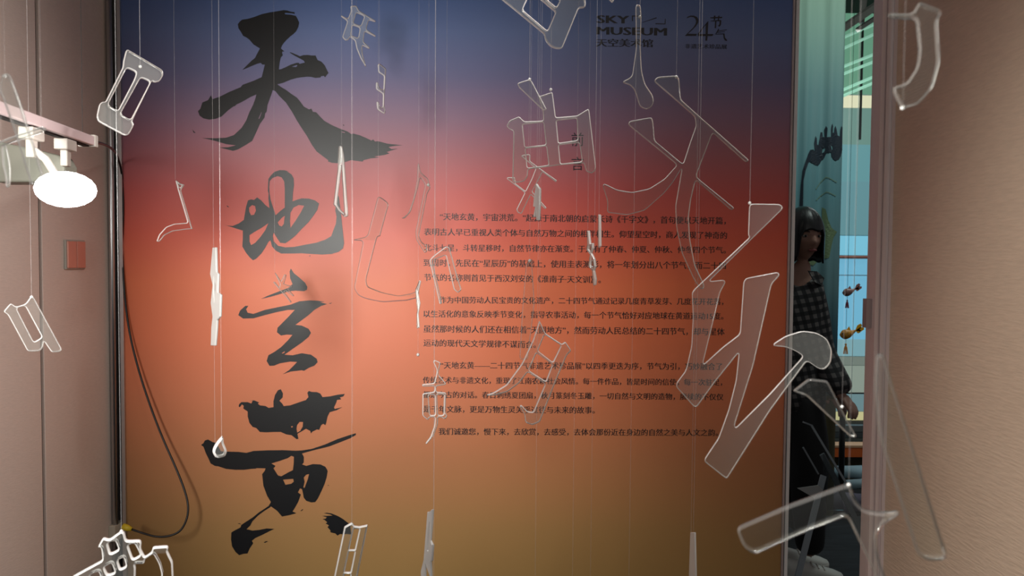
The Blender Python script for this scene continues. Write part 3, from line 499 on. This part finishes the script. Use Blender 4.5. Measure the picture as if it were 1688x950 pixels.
# socket, plug, cord
so=pl(194,872)
sk=bevel(MB().obox(so+nL*.012+dirL*.02,dirL*.03,up*.028,nL*.012).build('wall_socket',M_box),.003); tag(sk,'small grey socket box low in the corner of the left partition','socket')
cpts=[(143,233,1.63),(160,235,1.75),(176,240,1.95),(188,249,2.25),(195,262,2.5),(201,290,2.56),(203,340,2.565),(202,400,2.57),(203,450,2.57),(208,510,2.57),(216,560,2.565),(230,615,2.56),(248,670,2.555),(268,722,2.55),(290,772,2.54),(304,808,2.53),(310,835,2.52),(307,858,2.51),(296,876,2.5),(278,884,2.49),(258,885,2.48),(238,880,2.48),(217,873,2.48)]
P=[at(*p) for p in cpts]; sm=[]
for i in range(len(P)-1):
    p0,p1,p2,p3=P[max(i-1,0)],P[i],P[i+1],P[min(i+2,len(P)-1)]
    for k in range(5):
        t=k/5; sm.append(.5*((2*p1)+(-p0+p2)*t+(2*p0-5*p1+4*p2-p3)*t*t+(-p0+3*p1-3*p2+p3)*t**3))
sm.append(P[-1])
cr_=empty('power_cord',P[-1],'black power cord hanging in a loop in front of the left edge of the panel','power cord')
MB().tube(sm,.0034,8).build('cable',M_cord,cr_,smooth=True)
MB().tube([P[-1]+(P[-1]-P[-2]).normalized()*.03,P[-1]+(P[-1]-P[-2]).normalized()*.012,P[-1]],[.011,.010,.006],10).build('plug',M_yellow,cr_,smooth=True)['label']='yellow plug'

# ------------------------------------------------------------------ next room
D6=6.6
def pane(name, pxs, d, c, es, parent, rough=.25):
    pts=[at(x,y,d) for x,y in pxs]
    return MB().prism(pts, Vector((0,.02,0))).build(name, mat(name+'_m',c,rough,0,.5,c,es), parent)
YW = at(1400,427,D6).y
bw = MB().box((1.5, YW+.05, 0),(5.2, YW+.1, 3.52)).build('wall_far', mat('far_wall',(90,100,98),.7)); tag(bw,kind='structure')
win = MB().box((2.0,YW+.0,at(1400,702,D6).z-.02),(4.4,YW+.05,3.5)).build('window_1', mat('window_frame',(120,140,138),.5)); tag(win,kind='structure')
def zc(y): return at(1415,y,D6).z
xw=[2.0, at(1424,427,D6).x, at(1409,427,D6).x]
bands=[(-60,158,(128,190,158),.62),(160,180,(238,238,200),.92),(181,240,(132,178,166),.6),(240,300,(120,182,188),.66),(300,388,(118,172,180),.7),(389,421,(134,214,240),.86),(427,560,(126,200,232),.86),(560,588,(140,190,200),.8),(589,603,(136,150,140),.75),(604,650,(168,184,170),.7),(650,680,(130,165,170),.7),(681,702,(222,216,160),.8)]
xs_=[2.05, at(1409,427,D6).x-.002, at(1409,427,D6).x+.004, at(1478,427,D6).x, 4.35]
for (ya,yb_,c,es) in bands:
    Mb=mat('backlit_pane',tuple(int(v*.3) for v in c),.3,0,.5,c,es*.82)
    for i in (0,2,3):
        xa,xb=xs_[i],xs_[i+1]-.006
        MB().box((xa,YW-.012,zc(yb_)),(xb,YW-.001,zc(ya))).build('pane',Mb,win)
for x in (xs_[1],):
    MB().box((x+.004,YW-.03,zc(232)),(x+.018,YW-.012,zc(30))).build('mullion',M_black,win)
Mgb=mat('beam_reflection_glow',(170,225,200),.5,0,.5,(170,225,200),.35)  # ceiling beams mirrored in the glass, painted as glowing bars
for k,(ya,yb_) in enumerate(((62,42),(80,57),(110,92),(122,104),(148,128),(158,138))):
    a=at(1390,ya,D6-.1); b2=at(1470,yb_-14,D6-.1)
    MB().tube([a-(b2-a)*.6,b2],.013,4).build('beam_reflection',Mgb,win)
# black ceiling, white truss
tag(MB().box((1.15,2.75,3.52),(5.2,8.3,3.57)).build('ceiling_next_room',M_ceil),kind='structure')
Mt=mat('truss_paint',(150,150,142),.5)
tr=empty('ceiling_truss',at(1410,20,5.2),'pale metal beams under the black ceiling of the next room','ceiling truss')
for (p,q,rad) in (((1370,60,5.2),(1470,-8,4.9),.03),((1412,50,5.2),(1470,12,5.0),.018),((1426,-10,5.2),(1420,38,5.2),.02)):
    MB().tube([at(*p),at(*q)],rad,4).build('beam',Mt,tr)
# brown rail and wire across the window
for (yy0,rad,nm,Mx_) in ((424,.013,'rail',mat('copper_rail',(150,95,80),.4,.3)),(454,.004,'wire',mat('wire_grey',(110,130,140),.5))):
    z_=at(1410,yy0,D6-.05).z; MB().tube([(2.02,YW-.05,z_),(4.38,YW-.05,z_)],rad,8).build(nm,Mx_,win)
    for xb_ in (2.05,4.35): MB().tube([(xb_,YW-.05,z_),(xb_,YW+.01,z_)],rad*.7,6).build('bracket',Mx_,win)
# platform with orange board and draped cloth
bd=at(1406,738,4.7)
plat=empty('display_platform',(bd.x,bd.y,0),'low display platform with an orange edge board below the window','platform')
Xa,Xb=1.75,3.6
MB().box((Xa,bd.y-.03,at(1406,752,4.7).z),(Xb,bd.y+.0,at(1406,736,4.7).z)).build('edge_board',mat('orange_board',(225,105,40),.5),plat)
MB().box((Xa,bd.y-.035,at(1406,736,4.7).z),(Xb,bd.y+.06,at(1406,732.5,4.7).z)).build('board_top',mat('pale_board',(220,170,130),.5),plat)
MB().box((Xa,bd.y+.06,0),(Xb,bd.y+.19,at(1406,738,4.7).z-.01)).build('platform_base',mat('dark_olive',(80,76,52),.7),plat)
for (ya,yb_,c) in ((702,712,(96,104,108)),(713,722,(70,78,84)),(723,733,(100,104,102))):
    MB().box((Xa,bd.y+.2,at(1406,yb_,4.9).z),(Xb,bd.y+.24,at(1406,ya,4.9).z)).build('back_slat',mat('slat_grey',c,.6),plat)
cl=MB(); n_=24
for (ya,yb_,d,c) in ((766,785,4.5,(130,155,165)),(789,803,4.4,(120,140,148)),(812,838,4.2,(95,90,105))):
    Y=at(1406,ya,d).y; zt,zb=at(1406,ya,d).z,at(1406,yb_,d).z; m_=MB(); V=[];Fc=[]
    for i in range(n_+1):
        x=1.6+i*(2.4/n_); V+=[(x,Y+.03*math.sin(i*1.3),zt+.012*math.sin(i*.8)),(x,Y-.04+.03*math.sin(i*1.7),zb+.01*math.sin(i*.9+1))]
    for i in range(n_): Fc.append((2*i,2*i+2,2*i+3,2*i+1))
    m_.add(V,Fc); o=m_.build('draped_cloth',mat('cloth',c,.7),plat,smooth=True); s_=o.modifiers.new('s','SOLIDIFY'); s_.thickness=.015
# stanchion
st=at(1390,645,4.25); sf=Vector((st.x,st.y,0))
sta=empty('stanchion_post',sf,'black barrier post with a thin belt beside the visitor','barrier post')
MB().tube([sf+Vector((0,0,.015)),st],.016,14).build('post',M_cord,sta,smooth=True)
MB().tube([sf,sf+Vector((0,0,.012))],.14,24).build('base',M_cord,sta)
MB().obox(st+Vector((.45,0,-.012)),Vector((.45,0,0)),Vector((0,.001,0)),Vector((0,0,.004))).build('belt',M_cord,sta)
# teal hanging banner
D4=3.95
xb0=at(1290,475,D4).x; xb1=at(1384,475,D4).x; Yb=at(1340,475,D4).y
me=MB(); V=[];Fc=[]; nx=64
z0b,z1b=.05,H-.005
yy=lambda x: Yb+.010*math.sin((x-xb0)*46)+.006*math.sin((x-xb0)*101+1)
for i in range(nx+1):
    x=xb0-.5+(xb1-xb0+.5)*i/nx; V+=[(x,yy(x),z0b),(x,yy(x),z1b)]
for i in range(nx): Fc.append((2*i,2*i+2,2*i+3,2*i+1))
me.add(V,Fc)
M_teal=mat('teal_fabric',(112,150,150),.7); n,l,b=nodes(M_teal)
tc=n.new('ShaderNodeTexCoord'); sp=n.new('ShaderNodeSeparateXYZ'); mr=n.new('ShaderNodeMapRange'); cr=n.new('ShaderNodeValToRGB')
mr.inputs['From Min'].default_value=3.0; mr.inputs['From Max'].default_value=0.0
l.new(tc.outputs['Object'],sp.inputs[0]); l.new(sp.outputs['Z'],mr.inputs[0]); l.new(mr.outputs[0],cr.inputs[0]); l.new(cr.outputs[0],b.inputs['Base Color'])
el=cr.color_ramp.elements; el[0].position=0.0; el[0].color=lin((150,175,150)); el[1].position=.25; el[1].color=lin((98,134,136))
for p_,c in ((.42,(92,140,148)),(.58,(120,160,166)),(.70,(60,120,140)),(.765,(50,105,120)),(.775,(120,110,70)),(.86,(130,125,95))):
    e=el.new(p_); e.color=lin(c)
ban=me.build('hanging_banner',M_teal,smooth=True,loc=(0,Yb,0)); tag(ban,'teal fabric banner with a dark hand-like print hanging behind the visitor','banner')
s_=ban.modifiers.new('s','SOLIDIFY'); s_.thickness=.002
p4=(1310,180,5.94)
def on_ban(p): q=hit(p[0],p[1],Vector((0,Yb,0)),PN); return Vector((q.x,q.z))
def ban_print(name, loops, M, dy=0):
    o=filled(loops,on_ban,name,M,ban,extr=0,basis=None)
    bm=bmesh.new(); bm.from_mesh(o.data)
    bmesh.ops.triangulate(bm,faces=bm.faces)
    for _ in range(3):
        es=[e for e in bm.edges if e.calc_length()>.02]
        if es: bmesh.ops.subdivide_edges(bm,edges=es,cuts=1)
        bmesh.ops.triangulate(bm,faces=bm.faces)
    for v in bm.verts:
        x,z=v.co.x,v.co.y; v.co=(x,yy(x)-Yb-.003-dy,z)
    bm.to_mesh(o.data); bm.free(); return o
ban_print('printed_silhouette',[pxf(p4,[(45,950),(55,750),(70,600),(95,510),(125,440),(150,400),(185,395),(200,420),(193,330),(205,262),(218,290),(220,345),(235,355),(250,290),(262,222),(278,225),(282,270),(295,275),(293,200),(305,165),(315,190),(310,275),(345,275),(345,190),(355,145),(365,170),(362,235),(380,235),(385,185),(397,165),(408,200),(418,260),(440,270),(445,200),(455,165),(468,180),(468,400),(450,460),(430,490),(400,505),(375,495),(350,470),(345,425),(325,430),(305,430),(290,480),(270,500),(255,530),(230,552),(205,545),(190,535),(145,515),(125,530),(95,600),(75,700),(70,950)]),pxf(p4,[(275,430),(278,390),(295,375),(300,390),(290,420)]),pxf(p4,[(342,370),(350,355),(362,370),(362,395),(350,405)])],mat('navy_print',(34,46,58),.7))
ban_print('printed_line',[pxf(p4,[(205,780),(300,662),(410,712),(408,720),(302,672),(212,785)])],mat('pale_print',(120,150,130),.7))
ban_print('printed_line',[pxf(p4,[(210,890),(302,808),(400,845),(400,853),(302,818),(216,896)])],bpy.data.materials['pale_print'])
p5=(1300,320,5.94)
ban_print('printed_star',[pxf(p5,[(330,130),(355,150),(375,260),(410,330),(470,370),(440,420),(415,500),(385,620),(300,650),(240,700),(190,690),(180,640),(300,560),(330,420)])],mat('yellow_print',(112,134,98),.7))
# A-shaped sign easel and card
M_leg=mat('easel_leg',(120,126,130),.25,.3)
p6=(1290,690,5.9375)
def P6(x,y,d): return at(p6[0]+x/p6[2],p6[1]+y/p6[2],d)
ez=empty('sign_easel',Vector((at(1370,900,2.95).x,at(1370,900,2.95).y,0)),'grey A-frame sign easel standing in the doorway in front of the visitor','easel')
def leg(a,b2,wd,M=M_leg):
    a=Vector(a); b2=Vector(b2); t=(b2-a).normalized(); s=t.cross(fwd).normalized()
    return MB().obox((a+b2)/2,(b2-a)/2,s*wd,t.cross(s)*.004)
def foot(a,b2,z=.002):
    a=Vector(a);b2=Vector(b2); return a+(b2-a)*((z-a.z)/(b2.z-a.z))
apex=P6(285,70,2.95)
for (a,b2,wd,M) in ((P6(400,560,2.92),P6(200,1350,2.85),.011,M_leg),(P6(285,75,2.92),P6(830,980,2.85),.004,M_leg),(P6(385,350,2.97),P6(800,1150,3.0),.010,M_leg)):
    leg(a,foot(a,b2),wd,M).build('leg',M,ez)
leg(P6(200,285,2.9),P6(350,545,2.9),.003).build('side_rail',M_leg,ez)
leg(P6(200,35,2.95),P6(290,70,2.95),.003).build('top_rail',M_leg,ez)
ab=[P6(400,345,2.94),P6(560,610,2.94),P6(600,900,2.94),P6(440,900,2.94),P6(400,560,2.94)]
MB().prism(ab,fwd*.004).build('sign_board',acrylic('smoked_board',.25,1,(60,66,72)),ez)
cardp=[P6(145,685,2.88),P6(345,658,2.88),P6(310,780,2.88)]
M_card=mat('grey_card',(150,150,148),.6)
cdp=MB().prism([P6(145,685,2.88),P6(350,655,2.88),P6(395,700,2.88),P6(310,780,2.88)],fwd*.003).build('notice_card',M_card,ez)

# ------------------------------------------------------------------ ornaments hanging in the window light
def fish(px,py,d,c1,c2,ct,label,tail_up,sz):
    C=at(px,py,d); k=sz
    root=empty('fish_ornament',C,label,'ornament','stuffed fish ornaments in the doorway')
    Mx=noise_bump(mat('fish_body',c1,.45),(1,1,1),60,.3,.002,.35); Mf=mat('fish_fin',c2,.5); Mt_=mat('tassel',ct,.6)
    b_o=MB(); nseg=10; ring=[]
    pts=[C+Vector((-.034+ .075*i/nseg,0,-.004+.012*(i/nseg)**2+ (.01*tail_up*(i/nseg)**2)))*1 for i in range(nseg+1)]
    rs=[.004,.014,.021,.024,.024,.022,.019,.015,.011,.008,.005]
    pts=[C+(p-C)*k for p in pts]; b_o.tube(pts,[r_*k for r_ in rs],14).build('body',Mx,root,smooth=True)
    e=pts[-1]
    for (dx,dz) in ((.030,.030),(.042,.010),(.026,-.004)):
        tip=e+Vector((dx,0,dz))*k; s=Vector((-dz,0,dx)).normalized()*.011*k
        MB().prism([e,e+(tip-e)*.6+s,tip+s*.6,tip-s*.4,e+(tip-e)*.6-s],(0,.004,0)).build('tail_fin',Mf,root)
    MB().prism([pts[4]+Vector((0,0,.018))*k,pts[6]+Vector((0,0,.034))*k,pts[7]+Vector((0,0,.014))*k],(0,.004,0)).build('back_fin',Mf,root)
    MB().ball(pts[1]+Vector((0,-.012,.006))*k,.004*k).build('eye',M_black,root)
    kn=pts[4]
    MB().tube([kn,kn+Vector((0,0,-.052))*k],.0012,6).build('tassel_cord',Mt_,root)
    t0=kn+Vector((0,0,-.050))*k
    MB().ball(t0,.005*k).build('bead',Mt_,root)
    tm=MB()
    for i in range(14):
        th=2*math.pi*i/14; tm.tube([t0,t0+Vector((math.cos(th)*.006,math.sin(th)*.006,-.015))*k,t0+Vector((math.cos(th)*.010,math.sin(th)*.010,-.046))*k],.0017,5)
    o=tm.build('tassel',Mt_,root); 
    return root,kn
f1,k1=fish(1398,482,4.6,(130,92,84),(170,110,105),(130,50,70),'brown stuffed fish ornament with a dark red tassel, upper one in the window light',1.2,1.0)
MB().tube([k1,Vector((k1.x,k1.y,H))],.0012,6).build('hanging_thread',M_cord,f1)
f2,k2=fish(1396,551,4.6,(190,130,40),(250,180,20),(230,150,60),'golden yellow stuffed fish ornament with an orange tassel, lower one in the window light',.9,1.25)
MB().tube([k2,Vector((k2.x,k2.y,k1.z-.10))],.0012,6).build('hanging_thread',M_cord,f2)

# ------------------------------------------------------------------ visitor in the doorway
def skin(name, pts, edges, mats, parent=None, root=0, sub=2, remesh=None, extra=None):
    """pts: (Vector world, rx[, ry])"""
    me=bpy.data.meshes.new(name); me.from_pydata([p[0] for p in pts],edges,[]); o=bpy.data.objects.new('tmp',me); COL.objects.link(o)
    mo=o.modifiers.new('k','SKIN'); mo.use_smooth_shade=True; mo.branch_smoothing=.6
    sv=me.skin_vertices[0].data
    for i,p in enumerate(pts): sv[i].radius=(p[1],p[2] if len(p)>2 else p[1]); sv[i].use_root=(i==root)
    su=o.modifiers.new('s','SUBSURF'); su.levels=sub; su.render_levels=sub
    bpy.context.view_layer.update()
    m2=bpy.data.meshes.new_from_object(o.evaluated_get(bpy.context.evaluated_depsgraph_get())); bpy.data.objects.remove(o)
    if extra or remesh:
        bm=bmesh.new(); bm.from_mesh(m2)
        for (vs,fs) in (extra or []):
            nv=[bm.verts.new(v) for v in vs]; [bm.faces.new([nv[i] for i in f]) for f in fs]
        bm.to_mesh(m2); bm.free()
        if remesh:
            t=bpy.data.objects.new('tmp',m2); COL.objects.link(t); rm=t.modifiers.new('r','REMESH'); rm.mode='VOXEL'; rm.voxel_size=remesh; rm.use_smooth_shade=True
            sm_=t.modifiers.new('sm','SMOOTH'); sm_.factor=.5; sm_.iterations=2
            bpy.context.view_layer.update()
            m3=bpy.data.meshes.new_from_object(t.evaluated_get(bpy.context.evaluated_depsgraph_get())); bpy.data.objects.remove(t); m2=m3
    if parent: m2.transform(world_of(parent).inverted())
    for p in m2.polygons: p.use_smooth=True
    m2.materials.clear(); m2.name=name
    return link(name,m2,mats,parent)
DP=3.36
base=at(1338,940,DP); base.z=0

per=empty('person',base,'person in dark plaid shirt and black trousers standing half hidden in the doorway','person')
M_skin=mat('skin',(150,112,96),.55); M_hair=noise_bump(mat('black_hair',(12,11,13),.35),(40,40,2),8,.4,.002)
def W(px,py,dy=0.0):
    q=at(px,py,DP); return Vector((q.x,q.y+dy,q.z))
hips=W(1312,660); chest=W(1316,530); neck=W(1318,455); headb=W(1326,425)
shl=W(1340,482,-.02); 
sR=W(1288,482,.12); 
elb=W(1348,572,-.02); wr_=W(1357,636,-.13)
elb2=W(1290,575,.05); wr2=W(1345,640,-.08)
kn1=W(1326,800,-.04); an1=W(1330,915,-.03); kn2=W(1312,795,.08); an2=W(1336,896,.10)
body_pts=[(hips,.088,.075),(W(1314,600),.10,.08),(chest,.115,.08),(W(1318,480),.09,.07),(neck,.042),(headb,.045),
 (shl,.05),(elb,.038),(wr_,.025),(sR,.05),(elb2,.038),(wr2,.025),
 (W(1330,690,-.06),.075),(kn1,.05),(an1,.035),(W(1300,690,.06),.075),(kn2,.05),(an2,.035)]
body_e=[(0,1),(1,2),(2,3),(3,4),(4,5),(3,6),(6,7),(7,8),(3,9),(9,10),(10,11),(0,12),(12,13),(13,14),(0,15),(15,16),(16,17)]
# hands: palm and five separate fingers, clasped in front
def add_hand(wi, w0, dirv, side):
    dirv=dirv.normalized(); s=dirv.cross(Vector((0,0,1))).normalized()*side; dn=dirv.cross(s)
    if dn.z>0: dn=-dn
    i0=len(body_pts); palm=w0+dirv*.045; body_pts.append((palm,.026,.014)); body_e.append((wi,i0))
    for k,(off,ln) in enumerate(((-.026,.062),(-.009,.072),(.009,.068),(.025,.055))):
        j=len(body_pts); a=palm+dirv*.035+s*off
        body_pts.append((a,.009)); body_pts.append((a+dirv*ln*.5+dn*.012,.008)); body_pts.append((a+dirv*ln*.75+dn*.04,.007))
        body_e.extend([(i0,j),(j,j+1),(j+1,j+2)])
    j=len(body_pts); a=palm-s*.03-dirv*.012
    body_pts.append((a,.010)); body_pts.append((a-s*.015+dirv*.035+dn*.012,.009)); body_e.extend([(i0,j),(j,j+1)])
add_hand(8,wr_,(W(1370,654,-.18)-wr_),1); add_hand(11,wr2,(W(1360,655,-.14)-wr2),-1)
# head: sculpted ellipsoid turned to the right of the picture, tilted slightly
hc=W(1324,389); face_dir=(Vector((.14,-1.0,-.05))).normalized()
hx=face_dir.cross(Vector((0,0,1))).normalized(); hz=hx.cross(face_dir)
hvs=[];hfs=[]; SG,RG=40,30
def hd_pt(th,ph):     # th around (0 = face), ph 0 top..pi bottom
    x=math.sin(ph)*math.sin(th); y=math.sin(ph)*math.cos(th); z=math.cos(ph)
    rx,ry,rz=.072,.088,.112
    X,Y,Z=x*rx,y*ry,z*rz
    if Z<-.02:                     # jaw narrows
        t=min(1,(-Z-.02)/.09); X*=1-.38*t; Y*=1-.12*t if Y>0 else 1-.35*t
    if Y>0:
        f=math.exp(-(X/.013)**2)
        Y+=f*.020*math.exp(-((Z+.030)/.016)**2)+f*.009*math.exp(-((Z+.008)/.02)**2)   # nose
        Y-=.010*(math.exp(-((abs(X)-.031)/.014)**2))*math.exp(-((Z-.002)/.012)**2)      # sockets
        Y+=.008*math.exp(-(X/.022)**2)*math.exp(-((Z+.060)/.008)**2)-.004*math.exp(-(X/.02)**2)*math.exp(-((Z+.0605)/.002)**2)  # lips
        Y+=.006*math.exp(-(X/.02)**2)*math.exp(-((Z+.095)/.014)**2)                      # chin
    return hc+hx*X+face_dir*Y+hz*Z
for i in range(RG+1):
    for j in range(SG): hvs.append(hd_pt(2*math.pi*j/SG, math.pi*min(max(i/RG,.004),.996)))
for i in range(RG):
    for j in range(SG): hfs.append((i*SG+j,i*SG+(j+1)%SG,(i+1)*SG+(j+1)%SG,(i+1)*SG+j))
hfs.append(tuple(range(SG))); hfs.append(tuple(RG*SG+j for j in range(SG))[::-1])
bd_=skin('body',body_pts,body_e,M_skin,per,0,2,.0055,[(hvs,hfs)])
def hp_(X,Y,Z): return hc+hx*X+face_dir*Y+hz*Z
for s in (-1,1):
    ey=MB().ball(hp_(s*.031,.0705,.001),.012,.008,.0065,12,8,rot=Matrix((hx,face_dir,hz)).transposed()).build('eye',mat('eye_white',(170,165,160),.3),per,smooth=True)
    MB().ball(hp_(s*.031+.002,.0775,.001),.0055,.003,.0055,10,8,rot=Matrix((hx,face_dir,hz)).transposed()).build('iris',M_black,ey,smooth=True)
    MB().tube([hp_(s*.018,.084,.019),hp_(s*.032,.081,.022),hp_(s*.046,.071,.018)],[.002,.003,.0015],6).build('eyebrow',M_hair,per,smooth=True)
    MB().ball(hp_(s*.070,-.002,-.012),.008,.016,.028,10,8,rot=Matrix((hx,face_dir,hz)).transposed()).build('ear',M_skin,per,smooth=True)
MB().ball(hp_(0,.083,-.0605),.021,.006,.0065,12,8,rot=Matrix((hx,face_dir,hz)).transposed()).build('lips',mat('lips',(120,60,58),.45),per,smooth=True)
# hair: shell with fringe and side locks
hv=[];hf=[]; SG2,RG2=48,16
def hair_z(th):
    a=abs((th+math.pi)%(2*math.pi)-math.pi)      # 0 = face direction
    return .026 if a<.62 else (.026-.125*min(1,(a-.62)/.18) if a<.8 else -.115)
for i in range(RG2+1):
    for j in range(SG2):
        th=2*math.pi*j/SG2; zb=hair_z(th); t=i/RG2; ph0=.02
        z=.130-(.130-zb)*(t**1.25); q=max(0,1-((max(z,0.0))/.132)**2)**.5
        wv=1+.014*math.sin(th*17)+(.02*t if zb<0 else .01)
        X=math.sin(th)*.086*q*wv; Y=math.cos(th)*.103*q*wv-.004
        hv.append(hp_(X,Y,z+.004*math.sin(th*9)*t))
for i in range(RG2):
    for j in range(SG2): hf.append((i*SG2+j,i*SG2+(j+1)%SG2,(i+1)*SG2+(j+1)%SG2,(i+1)*SG2+j))
hf.append(tuple(range(SG2)))
ha=MB().add(hv,hf).build('hair',M_hair,per,smooth=True); s_=ha.modifiers.new('s','SOLIDIFY'); s_.thickness=.008; s_.offset=-1
# plaid shirt
M_pl=mat('plaid_shirt',(30,30,32),.8); n,l,b=nodes(M_pl)
tc=n.new('ShaderNodeTexCoord'); mp=n.new('ShaderNodeMapping'); mp.inputs['Rotation'].default_value=(0,math.radians(12),0)
sp=n.new('ShaderNodeSeparateXYZ'); l.new(tc.outputs['Object'],mp.inputs[0]); l.new(mp.outputs[0],sp.inputs[0])
def stripes(sock,freq):
    m_=n.new('ShaderNodeMath'); m_.operation='MULTIPLY'; m_.inputs[1].default_value=freq; l.new(sock,m_.inputs[0])
    f2_=n.new('ShaderNodeMath'); f2_.operation='FRACT'; l.new(m_.outputs[0],f2_.inputs[0])
    g2=n.new('ShaderNodeMath'); g2.operation='GREATER_THAN'; g2.inputs[1].default_value=.5; l.new(f2_.outputs[0],g2.inputs[0]); return g2.outputs[0]
aa=stripes(sp.outputs['X'],32); bb=stripes(sp.outputs['Z'],28)
ad=n.new('ShaderNodeMath'); ad.operation='ADD'; l.new(aa,ad.inputs[0]); l.new(bb,ad.inputs[1]); dv=n.new('ShaderNodeMath'); dv.operation='MULTIPLY'; dv.inputs[1].default_value=.5; l.new(ad.outputs[0],dv.inputs[0])
cr=n.new('ShaderNodeValToRGB'); l.new(dv.outputs[0],cr.inputs[0]); l.new(cr.outputs[0],b.inputs['Base Color'])
cr.color_ramp.interpolation='CONSTANT'; el=cr.color_ramp.elements; el[0].color=lin((9,9,11)); el[0].position=0; el[1].position=.45; el[1].color=lin((36,35,38)); e=el.new(.9); e.color=lin((96,92,90))
sh=[(W(1314,694),.130,.115),(W(1316,600),.128,.105),(W(1318,530),.145,.105),(W(1320,480),.125,.10),(W(1321,448),.062,.058),
    (shl,.070),(elb,.060),(W(1358,622,-.12),.062),(W(1366,643,-.15),.060),(sR,.068),(elb2,.055),(W(1340,640,-.08),.055)]
skin('plaid_shirt',sh,[(0,1),(1,2),(2,3),(3,4),(3,5),(5,6),(6,7),(7,8),(3,9),(9,10),(10,11)],M_pl,per,0,2)
MB().prism([W(1322,446,-.07),W(1336,447,-.07),W(1347,458,-.075),W(1342,470,-.08),W(1330,464,-.085)],(0,.01,0)).build('collar',M_pl,per)
M_bk=mat('black_cloth',(11,11,12),.8)
# black trousers and dark bag strap
skin('black_trousers',[(W(1312,672),.128,.11),(W(1330,700,-.06),.095),(kn1,.082),(W(1331,912,-.03),.062),(W(1300,700,.06),.095),(kn2,.08),(W(1334,890,.10),.058),(W(1314,620),.11,.095)],[(0,1),(1,2),(2,3),(0,4),(4,5),(5,6),(0,7)],M_bk,per,0,2)
bag=[W(1346,486,.14),W(1358,510,.14),W(1365,545,.14),W(1366,620,.12),W(1358,630,.12),W(1330,632,.12),W(1330,490,.14)]
bevel(MB().prism(bag,(0,.09,0)).build('black_backpack',M_bk,per),.02,3)
# sneakers
M_shoe=mat('white_sneaker',(185,182,175),.6); M_sole=mat('sneaker_sole',(200,198,190),.6)
for (cx_,cyy,dy) in ((1338,948,-.04),(1338,918,.10)):
    c=at(cx_,cyy,DP); c=Vector((c.x-.02,W(cx_,cyy,dy).y,0)); d=Vector((1,-.12,0)).normalized(); s=Vector((.12,1,0)).normalized()
    prof=[(-.12,.030,.075),(-.09,.036,.085),(-.04,.038,.080),(.01,.042,.066),(.06,.046,.052),(.10,.042,.042),(.13,.026,.030)]
    V2=[];F2=[]; K=12
    for (x,wd,ht) in prof:
        for j in range(K):
            th=math.pi*j/(K-1); V2.append(c+d*x+s*(math.cos(th)*wd)+Vector((0,0,.018+math.sin(th)**.7*(ht-.018))))
    for i in range(len(prof)-1):
        for j in range(K-1): F2.append((i*K+j,i*K+j+1,(i+1)*K+j+1,(i+1)*K+j))
    F2.append(tuple(range(K))); F2.append(tuple((len(prof)-1)*K+j for j in range(K))[::-1])
    shoe=MB().add(V2,F2).build('sneaker',M_shoe,per,smooth=True)
    outl=[c+d*x+s*wd*1.05+Vector((0,0,.001)) for (x,wd,h_2) in prof]+[c+d*x-s*wd*1.05+Vector((0,0,.001)) for (x,wd,h_2) in prof[::-1]]
    bevel(MB().prism(outl,(0,0,.022)).build('sole',M_sole,shoe),.004)
    for x in (.0,.025,.05): MB().tube([c+d*x+s*.026+Vector((0,0,.064-x*.25)),c+d*x+Vector((0,0,.074-x*.3)),c+d*x-s*.026+Vector((0,0,.064-x*.25))],.003,6).build('lace',M_white,shoe)
print('objects', len(bpy.data.objects), 'tris', sum(len(o.data.loop_triangles) or len(o.data.polygons)*2 for o in bpy.data.objects if o.type=='MESH'))
